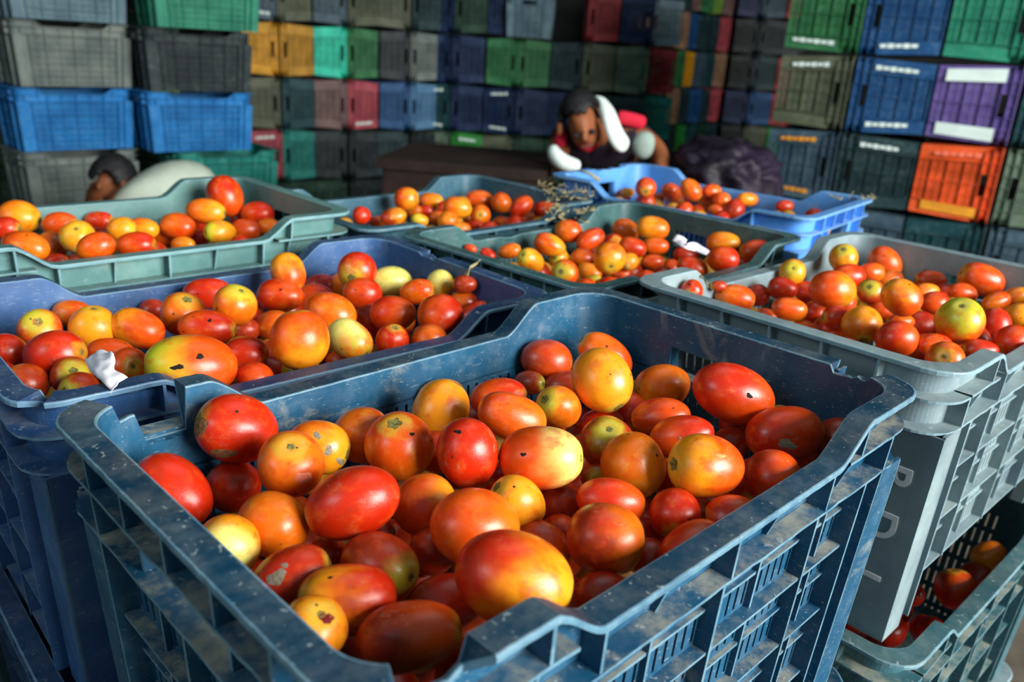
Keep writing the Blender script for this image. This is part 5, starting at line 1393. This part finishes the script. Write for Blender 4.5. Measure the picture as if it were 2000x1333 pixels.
# ------------------------------------------------------------------ table, sheet, loose things
dw=simple('dark_brown_wood',srgb(40,26,22),.75,.4,10)
t0=at(905,318,3.25); tz=t0.z
tab=empty('table',(t0.x,3.25,0),(0,0,-.12)); tag(tab,'dark brown wooden table behind the far middle crate','table')
mb=MB(); mb.box((0,.25,tz-.02),(.66,.6,.04)); ob('tabletop',mb.mesh('tabletop',fix=False),tab,[dw])
mb=MB(); mb.box((0,-.02,tz-.19),(.62,.02,.30)); ob('apron',mb.mesh('apron',fix=False),tab,[dw])
for x,y in ((-.29,0),(.29,0),(-.29,.5),(.29,.5)):
    mb=MB(); mb.box((x,y,(tz-.04)/2),(.05,.05,tz-.04)); ob('leg',mb.mesh('leg',fix=False),tab,[dw])

def noise3(v): return mathutils.noise.noise(v)
def lump(name,loc,size,seed,mat,label,cat,amp=.18,fr=4,floor=None):
    b=bmesh.new(); bmesh.ops.create_icosphere(b,subdivisions=5,radius=1)
    for v in b.verts:
        n_=v.co.normalized(); k=1+amp*noise3(n_*fr+Vector((seed,0,0)))+amp*.45*noise3(n_*fr*2.7+Vector((0,seed,0)))
        v.co=n_*k
        if floor is not None and v.co.z<0:  v.co.z=max(floor,v.co.z*6)
        v.co=Vector((v.co.x*size[0],v.co.y*size[1],v.co.z*size[2]))
    me=bpy.data.meshes.new(name); b.to_mesh(me); b.free(); me.polygons.foreach_set('use_smooth',[True]*len(me.polygons))
    o=ob(name,me,None,[mat]); o.location=loc; tag(o,label,cat); return o
pur=simple('purple_sheet',srgb(28,17,38),.6,.5,9,.4,.6)
c=at(1412,342,3.3); lump('plastic_sheet',c,(.215,.24,.135),3.1,pur,'dark purple plastic sheet heaped over goods behind the light blue crate','plastic sheet',.22,3,floor=-(c.z-.004)/.135)

paper=simple('white_paper',(.78,.76,.84,1),.8,.06,30)
def strip(name,pts,widths,mat,label,cat,ups=None,thick=.0006,res=8):
    # a ribbon through the points, given real thickness
    P_=[Vector(p) for p in pts]; S=[]
    for i in range(len(P_)-1):
        a=P_[max(0,i-1)]; b=P_[i]; c=P_[i+1]; d=P_[min(len(P_)-1,i+2)]
        for k in range(res):
            t=k/res; S.append((.5*((2*b)+(-a+c)*t+(2*a-5*b+4*c-d)*t*t+(-a+3*b-3*c+d)*t**3), widths[i]*(1-t)+widths[i+1]*t, i+t))
    S.append((P_[-1],widths[-1],len(P_)-1))
    rows=[]
    for i,(q,w,tt) in enumerate(S):
        tn=(S[min(i+1,len(S)-1)][0]-S[max(i-1,0)][0]).normalized()
        u=(ups or Vector((0,0,1))); sd=tn.cross(u).normalized(); 
        r=[]
        for k in range(7):
            f=k/6-.5; wob=noise3(Vector((tt*1.7,k*.6,len(pts))))*w*.22
            r.append(q+sd*w*f+sd.cross(tn)*(wob+ -abs(f)*w*.2))
        rows.append(r)
    mb=MB(); mb.grid(rows); me=mb.mesh(name,True); o=ob(name,me,None,[mat])
    so=o.modifiers.new('solid','SOLIDIFY'); so.thickness=thick; tag(o,label,cat); return o
zm=ZR+CR['M'][3]
def on(px,py,z):      # point of the place at a photo position and a height
    a=at(px,py,1.0); o_=Vector((0,0,CAMZ)); d=a-o_; return o_+d*((z-CAMZ)/d.z)
strip('paper_scrap',[on(182,690,zm+.008),on(196,705,zm+.012),on(207,728,zm+.010),on(232,748,zm+.006)],[.015,.021,.012,.015],paper,'crumpled white paper scrap lying on tomatoes in the royal blue left crate','paper',Vector((0,-.6,.8)))
zo=ZR-.012
strip('plastic_strip',[on(1333,462,zo-.008),on(1328,470,zo-.005),on(1340,480,zo-.005),on(1360,482,zo-.007),on(1382,494,zo-.012)],[.016,.020,.008,.016,.008],paper,'white twisted plastic strip beside the dark green crate wall','plastic strip',Vector((0,-.7,.7)))
straw=simple('dry_straw',srgb(150,142,104),.9,.3,40)
def tube(name,pts,r,mat,parent=None,taper=True,seg=7):
    P_=[Vector(p) for p in pts]; rows=[]
    for i,q in enumerate(P_):
        tn=(P_[min(i+1,len(P_)-1)]-P_[max(i-1,0)]).normalized(); a=tn.orthogonal().normalized(); b=tn.cross(a)
        rr=r*(1-.6*i/(len(P_)-1)) if taper else r
        rows.append([q+(a*math.cos(2*PI*k/seg)+b*math.sin(2*PI*k/seg))*rr for k in range(seg+1)])
    mb=MB(); mb.grid(rows); mb.quad(rows[0][:-1]); mb.quad(rows[-1][:-1]); return ob(name,mb.mesh(name,True),parent,[mat])
o=tube('dry_stalk',[on(905,548,zm-.015),on(912,535,zm-.004),on(920,522,zm+.004),on(930,515,zm+.006),on(938,508,zm+.010)],.0032,straw); tag(o,'dried brown stalk lying over the right rim of the royal blue crate','stalk')
o=tube('dry_stalk',[on(1368,540,ZR+.0),on(1378,548,ZR-.005),on(1383,562,ZR-.012)],.0022,straw); tag(o,'thin dried stalk hanging inside the left end of the grey crate','stalk')
# loose straw on the back rims
mb=MB(); r=random.Random(4)
zp=ZR+.0
for k in range(170):
    if k<70: q=on(r.uniform(1068,1160),r.uniform(330,372),ZR+.02+r.uniform(0,.012)); q.z=ZR-.024+r.uniform(.0,.012); 
    elif k<150: q=on(r.uniform(1050,1150),r.uniform(345,380),ZR-.02)
    else: q=on(r.uniform(1630,1715),r.uniform(384,391),ZR-.004)
    L_=r.uniform(.004,.016); a=Vector((r.uniform(-1,1),r.uniform(-1,1),r.uniform(-.2,.5))).normalized()*L_; w=Vector((r.uniform(-1,1),r.uniform(-1,1),1)).normalized()*.0010
    e=q+a; s_=a.cross(w).normalized()*.0007
    mb.hexa([q-w-s_,q+w-s_,q+w+s_,q-w+s_,e-w-s_,e+w-s_,e+w+s_,e-w+s_])
o=ob('straw',mb.mesh('straw',fix=False),None,[straw]); tag(o,'loose dry straw scattered over the rims of the far crates','straw',None,'stuff')
# hanging rope of straw at the corner of the light blue crate
o=tube('straw_wisp',[on(1170,352,zp-.012),on(1150,338,zp+.002),on(1125,333,zp+.004)],.004,straw); tag(o,'wisp of dry straw over the left corner of the light blue crate','straw')

# ------------------------------------------------------------------ blemishes on single tomatoes
from mathutils.bvhtree import BVHTree
bcol={'black':simple('black_nick',srgb(26,14,10),.8),'grey':simple('grey_dirt',srgb(142,130,112),.95,.35,9),'brown':simple('brown_scar',srgb(122,84,52),.9,.5,9),'pale':simple('peeled_skin',srgb(226,122,92),.4,.2,9),'wine':simple('red_wound',srgb(120,20,24),.6,.5,9),'tan':simple('tan_blotch',srgb(206,140,70),.5,.2,9)}
BV={}
def blemish(key,du,dv,size,col,asp=1,seed=0):
    o=next(q for n_,q in TOBJ if n_.startswith(key))
    me=o.data
    if me.name not in BV: BV[me.name]=BVHTree.FromPolygons([v.co for v in me.vertices],[p.vertices for p in me.polygons])
    bv=BV[me.name]; R=o.scale.x; Mi=(Matrix.LocRotScale(o.location,o.rotation_quaternion,o.scale)).inverted()
    c2=Matrix.LocRotScale(co.location,co.rotation_euler,None).to_3x3(); ir=c2@Vector((1,0,0)); iu=c2@Vector((0,1,0)); tv=(co.location-o.location).normalized()
    ax=(o.scale.x*o.scale.x*o.scale.z)**(1/3)
    r=random.Random(seed+int(du*100)); n=22; rings=[0,.45,.8,1.0]; rows=[]
    ph=[r.uniform(0,6.28) for _ in range(3)]
    for i in range(n):
        a=2*PI*i/n; k=1+.22*math.sin(2*a+ph[0])+.14*math.sin(3*a+ph[1])+.10*math.sin(7*a+ph[2]); row=[]
        for q,rr in enumerate(rings):
            x=du+math.cos(a)*rr*size*k*asp; y=dv+math.sin(a)*rr*size*k
            m=math.hypot(x,y); 
            if m>.97: x,y=x*.97/m,y*.97/m; m=.97
            d=(ir*x-iu*y+tv*math.sqrt(1-m*m))
            ld=(Mi.to_3x3()@d).normalized()
            h=bv.ray_cast(ld*3,-ld)[0]
            row.append(h*((1.0075,1.0075,1.006,.997)[q]))
        rows.append(row)
    mb=MB(); mb.grid(rows,closed=True); q=ob('blemish',mb.mesh('blemish',True),o,[bcol[col]]); q['label']={'black':'black nick','grey':'grey dirt patch','brown':'brown scar','pale':'pale peeled patch','wine':'dark red wound','tan':'tan blotch'}[col]
for a in (('F bruised glossy',-.80,-.05,.26,'brown',.7),('F bruised glossy',-.35,.62,.16,'brown',2),('F red-orange tomato with a pale',.38,.40,.22,'pale',1.1),('F orange tomato spotted',-.05,-.40,.15,'grey'),('F orange tomato spotted',.35,.15,.17,'grey'),('F orange tomato spotted',.72,.50,.13,'grey'),
 ('F orange tomato with a green stem',.38,-.36,.07,'black'),('F glossy red tomato with a small',-.28,-.62,.07,'black',1.5),('F orange-red tomato with a pale',-.52,-.10,.07,'black'),('F large bright red',.45,.05,.08,'black'),('F deep red oval tomato with',.08,.32,.16,'grey',1.9),
 ('F red tomato crusted',-.42,-.02,.26,'grey'),('F red tomato crusted',-.25,-.42,.12,'grey'),('F red tomato crusted',-.62,.35,.14,'grey'),('F orange-yellow tomato with a split',.42,-.45,.26,'wine'),('F red tomato with chalky',-.1,.1,.07,'grey'),('F shiny orange-yellow',.42,-.3,.07,'tan',2),
 ('M big green',-.32,.02,.08,'black',1.6),('M big green',.30,-.32,.09,'black',1.8),('M orange-red tomato with a black',.12,-.40,.09,'black',1.6),('M yellow-green tomato with a black',.5,.35,.10,'black'),('M orange-red tomato with a tan',-.1,-.35,.22,'tan'),('M red-orange tomato with a dimple',.0,-.35,.08,'black'),('M red tomato with a brown',-.35,.0,.25,'tan'),
 ('G small orange-red tomato with a dark',-.2,-.55,.12,'black'),('G greenish yellow tomato',.80,.35,.20,'brown'),('N brown-yellow bruised',.0,.0,.35,'tan'),('P orange-red tomato with a yellow',.4,.4,.25,'tan')):
    blemish(a[0],a[1],a[2],a[3],a[4],a[5] if len(a)>5 else 1,7)

# ------------------------------------------------------------------ people
def skin(name,nodes,edges,mat,parent,sub=2,root=0):
    names=list(nodes); idx={n_:i for i,n_ in enumerate(names)}
    me=bpy.data.meshes.new(name); me.from_pydata([tuple(nodes[n_][0]) for n_ in names],[(idx[a],idx[b]) for a,b in edges],[])
    o=bpy.data.objects.new(name,me); C.objects.link(o)
    md=o.modifiers.new('skin','SKIN'); md.use_smooth_shade=True
    for i,n_ in enumerate(names):
        rr=nodes[n_][1]; rr=rr if isinstance(rr,tuple) else (rr,rr)
        o.data.skin_vertices[0].data[i].radius=rr
        o.data.skin_vertices[0].data[i].use_root=(i==root)
    sb=o.modifiers.new('sub','SUBSURF'); sb.levels=sub; sb.render_levels=sub
    dg=bpy.context.evaluated_depsgraph_get(); me2=bpy.data.meshes.new_from_object(o.evaluated_get(dg)); bpy.data.objects.remove(o)
    me2.polygons.foreach_set('use_smooth',[True]*len(me2.polygons)); me2.materials.clear(); me2.materials.append(mat)
    q=bpy.data.objects.new(name,me2); C.objects.link(q)
    if parent: q.parent=parent; q.matrix_parent_inverse=Matrix.Translation(-parent.location)
    return q
skinm=simple('skin',srgb(142,84,52),.55,.15,12); hairm=simple('black_hair',(.008,.008,.010,1),.6,.4,60,.4,.6)
shirt_dark=simple('black_shirt',srgb(34,26,40),.85,.2,20); shirt_red=simple('red_trim',srgb(200,30,56),.8,.15,20); shirt_white=simple('white_shirt',srgb(196,208,192),.85,.1,10,.3,.5); towel=simple('white_towel',srgb(226,240,236),.95,.05,60,.2,.6); greycl=simple('grey_cloth',srgb(150,168,160),.9,.1,20); pants=simple('dark_trousers',srgb(36,38,46),.9,.2,12)
def hand(nodes,edges,wr,dirv,side,pre):
    # palm and five fingers growing from the wrist node
    d=dirv.normalized(); s=side.normalized(); w=nodes[wr][0]
    nodes[pre+'palm']=(w+d*.055,(.026,.014)); edges.append((wr,pre+'palm'))
    for i,(off,ln) in enumerate(((-.028,.060),(-.010,.072),(.008,.068),(.025,.052))):
        a=w+d*.095+s*off; b=a+d*ln*.5-Vector((0,0,.012)); c=a+d*ln-Vector((0,0,.030))
        nodes[f'{pre}f{i}a']=(a,.0095); nodes[f'{pre}f{i}b']=(b,.0085); nodes[f'{pre}f{i}c']=(c,.007)
        edges+= [(pre+'palm',f'{pre}f{i}a'),(f'{pre}f{i}a',f'{pre}f{i}b'),(f'{pre}f{i}b',f'{pre}f{i}c')]
    a=w+d*.045-s*.036; b=a+d*.030-s*.014
    nodes[pre+'ta']=(a,.011); nodes[pre+'tb']=(b,.009); edges+= [(wr,pre+'ta'),(pre+'ta',pre+'tb')]
def head(nodes,edges,neck,c,face,upv,s=1.0):
    f=face.normalized(); u=upv.normalized()
    nodes['jaw']=(c-u*.055*s+f*.020*s,(.055*s,.062*s)); nodes['skull']=(c+u*.020*s-f*.008*s,(.078*s,.090*s)); nodes['crown']=(c+u*.075*s-f*.012*s,(.055*s,.066*s))
    nodes['nose']=(c-u*.012*s+f*.100*s,.011*s); nodes['nosebridge']=(c+u*.010*s+f*.080*s,.012*s)
    edges+= [(neck,'jaw'),('jaw','skull'),('skull','crown'),('skull','nosebridge'),('nosebridge','nose')]
def hair_cap(parent,c,face,upv,s=1.0):
    b=bmesh.new(); bmesh.ops.create_icosphere(b,subdivisions=4,radius=1); f=face.normalized(); u=upv.normalized(); l=f.cross(u)
    R=Matrix((l,f,u)).transposed()
    dele=[v for v in b.verts if (v.co.y>.15 and v.co.z<.62) or v.co.z<-.35]
    bmesh.ops.delete(b,geom=dele,context='VERTS')
    for v in b.verts:
        k=1+.05*noise3(v.co*6); v.co=R@Vector((v.co.x*.094*s*k,(v.co.y*.112-.004)*s*k,(v.co.z*.118+.018)*s*k))+c
    me=bpy.data.meshes.new('hair'); b.to_mesh(me); b.free(); me.polygons.foreach_set('use_smooth',[True]*len(me.polygons))
    o=ob('hair',me,None,[hairm]); so=o.modifiers.new('s','SOLIDIFY'); so.thickness=.012; o.parent=parent; o.matrix_parent_inverse=Matrix.Translation(-parent.location); return o
def face_bits(parent,c,face,upv,s=1.0):
    f=face.normalized(); u=upv.normalized(); l=f.cross(u).normalized()
    for sg in (-1,1):
        b=bmesh.new(); bmesh.ops.create_uvsphere(b,u_segments=12,v_segments=8,radius=.011*s,matrix=Matrix.Translation(c+f*.078*s+l*sg*.031*s+u*.006*s))
        me=bpy.data.meshes.new('eye'); b.to_mesh(me); b.free(); o=ob('eye',me,None,[hairm]); o.parent=parent; o.matrix_parent_inverse=Matrix.Translation(-parent.location)
        b=bmesh.new(); bmesh.ops.create_uvsphere(b,u_segments=12,v_segments=8,radius=1,matrix=Matrix.Translation(c+l*sg*.088*s-u*.004*s-f*.01*s)@Matrix.Diagonal((.014*s,.020*s,.032*s,1)))
        me=bpy.data.meshes.new('ear'); b.to_mesh(me); b.free(); o=ob('ear',me,None,[skinm]); o.parent=parent; o.matrix_parent_inverse=Matrix.Translation(-parent.location)
    lip=simple('lips',srgb(110,50,44),.5); b=bmesh.new(); bmesh.ops.create_uvsphere(b,u_segments=12,v_segments=8,radius=1,matrix=Matrix.Translation(c+f*.078*s-u*.048*s)@(Matrix((l,f,u)).transposed().to_4x4())@Matrix.Diagonal((.026*s,.010*s,.009*s,1)))
    me=bpy.data.meshes.new('mouth'); b.to_mesh(me); b.free(); o=ob('mouth',me,None,[lip]); o.parent=parent; o.matrix_parent_inverse=Matrix.Translation(-parent.location)

# the man leaning over the light blue crate
Y0=3.42
hc=at(1137,240,Y0-.16); fdir=Vector((.10,-.88,-.50)); udir=Vector((-.28,-.42,.86))
chest=at(1178,292,Y0+.10); neck=at(1160,250,Y0-.04); shR=at(1098,268,Y0-.02); shL=at(1246,262,Y0+.02); pel=Vector((at(1200,300,Y0).x,Y0+.42,.93))
elL=at(1292,272,Y0-.05); elL.z=shL.z-.06; wrL=at(1292,350,Y0-.20); elR=at(1086,312,Y0-.10); wrR=at(1120,350,Y0-.28)
root=empty('person',(pel.x,pel.y,0)); tag(root,'man in a black and red shirt with a white towel, bending over crates','person')
nd={'pelvis':(pel,(.13,.10)),'belly':((pel+chest)/2,(.13,.10)),'chest':(chest,(.14,.10)),'neck':(neck,.052)}
ed=[('pelvis','belly'),('belly','chest'),('chest','neck')]
head(nd,ed,'neck',hc,fdir,udir)
for s,sh,el,wr in (('R',shR,elR,wrR),('L',shL,elL,wrL)):
    nd['sh'+s]=(sh,.056); nd['el'+s]=(el,.040); nd['wr'+s]=(wr,.028); ed+= [('chest','sh'+s),('sh'+s,'el'+s),('el'+s,'wr'+s)]
    hand(nd,ed,'wr'+s,(wr-el),Vector((1,0,0)),s)
for s,sx in (('R',-.10),('L',.10)):
    hp=pel+Vector((sx,0,-.06)); kn=Vector((pel.x+sx*1.2,pel.y-.10,.50)); an=Vector((pel.x+sx*1.3,pel.y+.02,.09)); toe=an+Vector((sx*.2,-.16,-.055))
    nd['hip'+s]=(hp,.085); nd['kn'+s]=(kn,.058); nd['an'+s]=(an,.040); nd['toe'+s]=(toe,(.035,.026)); ed+= [('pelvis','hip'+s),('hip'+s,'kn'+s),('kn'+s,'an'+s),('an'+s,'toe'+s)]
skin('body',nd,ed,skinm,root)
hair_cap(root,hc,fdir,udir,.92); face_bits(root,hc,fdir,udir)
sn={'pelvis':(pel+Vector((0,0,.03)),(.15,.12)),'belly':((pel+chest)/2,(.15,.12)),'chest':(chest,(.165,.125)),'nk':(chest*.35+neck*.65,(.085,.075)),'shR':(shR,.070),'shL':(shL,.070),'eR':(shR*.4+elR*.6,.056),'eL':(shL*.62+elL*.38,.060)}
q=skin('shirt',sn,[('pelvis','belly'),('belly','chest'),('chest','nk'),('chest','shR'),('chest','shL'),('shR','eR'),('shL','eL')],shirt_dark,root); q['label']='black short-sleeved shirt'
tn_={'a':(pel+Vector((0,0,-.04)),(.15,.12))}; te=[]
for s,sx in (('R',-.10),('L',.10)):
    hp=pel+Vector((sx,0,-.08)); kn=Vector((pel.x+sx*1.2,pel.y-.10,.50)); an=Vector((pel.x+sx*1.3,pel.y+.02,.12)); tn_['h'+s]=(hp,.10); tn_['k'+s]=(kn,.078); tn_['n'+s]=(an,.062); te+= [('a','h'+s),('h'+s,'k'+s),('k'+s,'n'+s)]
skin('trousers',tn_,te,pants,root)
def rband(name,pts,r,mat,lab=None,par=root):
    ns={str(i):(p,r if not isinstance(r,list) else r[i]) for i,p in enumerate(pts)}
    q=skin(name,ns,[(str(i),str(i+1)) for i in range(len(pts)-1)],mat,par)
    if lab: q['label']=lab
    return q
rband('shoulder_stripe',[at(1203,229,Y0-.04),at(1230,233,Y0-.03),at(1262,242,Y0-.02)],[(.020,.030)]*3,shirt_red,'red stripe over the shoulder')
rband('shoulder_stripe',[at(1097,252,Y0-.10),at(1094,270,Y0-.10),at(1096,290,Y0-.10)],[(.020,.026)]*3,shirt_red,'red stripe on the sleeve')
rband('collar',[at(1126,276,Y0-.10),at(1148,292,Y0-.12),at(1168,280,Y0-.08)],[.014,.016,.014],shirt_red,'red collar')
tw=rband('towel',[at(1147,204,Y0-.10),at(1172,200,Y0-.13),at(1188,222,Y0-.19),at(1196,250,Y0-.22),at(1208,276,Y0-.22),at(1226,290,Y0-.2)],[(.018,.03),(.028,.03),(.034,.026),(.040,.024),(.044,.024),(.036,.02)],towel,None,None)
tag(tw,'white towel hanging over the neck and chest of the leaning man','towel')
gc=rband('cloth',[at(1262,255,Y0-.17),at(1258,280,Y0-.19),at(1252,312,Y0-.17)],[.034,.050,.036],greycl,None,None); tag(gc,'grey-white cloth bundle tucked beside the bent arm of the man','cloth')
wc=rband('cloth',[at(1080,285,Y0-.22),at(1080,300,Y0-.26),at(1098,318,Y0-.28),at(1135,326,Y0-.28)],[.018,.030,.034,.022],towel,None,None); tag(wc,'white cloth wrapped near the hands of the leaning man','cloth')

# the bent person at the left
Y1=3.15
hip=at(408,392,Y1+.1); mid=at(338,378,Y1); sho=at(262,398,Y1-.05); nk=at(240,384,Y1-.02); h2=at(226,362,Y1); f2=Vector((-.62,-.50,-.60)); u2=Vector((-.35,-.30,.88))
root2=empty('person',(hip.x+.05,hip.y+.1,0)); tag(root2,'person in a white shirt bent double at the left behind the grey-green crate','person')
nd={'pelvis':(hip,(.13,.12)),'mid':(mid,(.13,.12)),'chest':(sho,(.12,.11)),'neck':(nk,.048)}; ed=[('pelvis','mid'),('mid','chest'),('chest','neck')]
head(nd,ed,'neck',h2,f2,u2,.92)
eA=at(180,405,Y1-.12); wA=at(186,378,Y1-.22); eB=sho+Vector((-.05,.18,-.22)); wB=eB+Vector((-.10,-.16,-.16))
for s,sh,el,wr in (('A',sho+Vector((-.03,-.12,-.02)),eA,wA),('B',sho+Vector((-.03,.14,-.02)),eB,wB)):
    nd['sh'+s]=(sh,.050); nd['el'+s]=(el,.038); nd['wr'+s]=(wr,.027); ed+= [('chest','sh'+s),('sh'+s,'el'+s),('el'+s,'wr'+s)]
    hand(nd,ed,'wr'+s,(wr-el),Vector((.4,-.9,0)),s)
for s,sy in (('R',-.10),('L',.10)):
    hp=hip+Vector((.02,sy,-.06)); kn=Vector((hip.x-.06,hip.y+sy*1.2,.46)); an=Vector((hip.x+.05,hip.y+sy*1.2,.09)); toe=an+Vector((-.16,0,-.055))
    nd['hip'+s]=(hp,.085); nd['kn'+s]=(kn,.058); nd['an'+s]=(an,.040); nd['toe'+s]=(toe,(.035,.026)); ed+= [('pelvis','hip'+s),('hip'+s,'kn'+s),('kn'+s,'an'+s),('an'+s,'toe'+s)]
skin('body',nd,ed,skinm,root2); hair_cap(root2,h2,f2,u2,.86); face_bits(root2,h2,f2,u2,.92)
q=skin('shirt',{'p':(hip+Vector((.03,0,-.03)),(.19,.18)),'m':(mid,(.18,.17)),'c':(sho,(.145,.135)),'a':(sho+Vector((-.04,-.13,-.03)),.062),'b':(sho+Vector((-.04,.15,-.03)),.062)},[('p','m'),('m','c'),('c','a'),('c','b')],shirt_white,root2); q['label']='white shirt'
tn_={'a':(hip+Vector((.03,0,-.05)),(.14,.14))}; te=[]
for s,sy in (('R',-.10),('L',.10)):
    tn_['h'+s]=(hip+Vector((.02,sy,-.10)),.10); tn_['k'+s]=(Vector((hip.x-.06,hip.y+sy*1.2,.46)),.076); tn_['n'+s]=(Vector((hip.x+.05,hip.y+sy*1.2,.12)),.06); te+= [('a','h'+s),('h'+s,'k'+s),('k'+s,'n'+s)]
skin('trousers',tn_,te,pants,root2)

# ------------------------------------------------------------------ light
def area(name,loc,tgt,size,power,col):
    l=bpy.data.lights.new(name,'AREA'); l.shape='RECTANGLE'; l.size,l.size_y=size; l.energy=power; l.color=col
    o=bpy.data.objects.new(name,l); C.objects.link(o); o.location=loc; o.rotation_euler=(Vector(tgt)-Vector(loc)).to_track_quat('-Z','Y').to_euler(); return o
area('doorway_light',(4.5,-2.3,2.9),(.2,1.4,1.0),(3.3,2.6),KEY,(1,.98,.93))
area('side_opening_light',(-3.5,-2.5,3.6),(0,1.5,1.0),(1.6,1.6),SIDE,(.80,.95,1))
area('roof_light',(0.6,2.2,4.8),(.4,2.4,0),(3.0,2.0),TOP,(.78,.95,1))
w=bpy.data.worlds.new('world'); SC.world=w; w.use_nodes=True
bg=w.node_tree.nodes['Background']; bg.inputs[0].default_value=(.60,.85,.92,1); bg.inputs[1].default_value=WORLD
SC.view_settings.view_transform='Standard'; SC.view_settings.look='None'; SC.view_settings.exposure=EXPO; SC.view_settings.gamma=1; SC.view_settings.use_curve_mapping=False
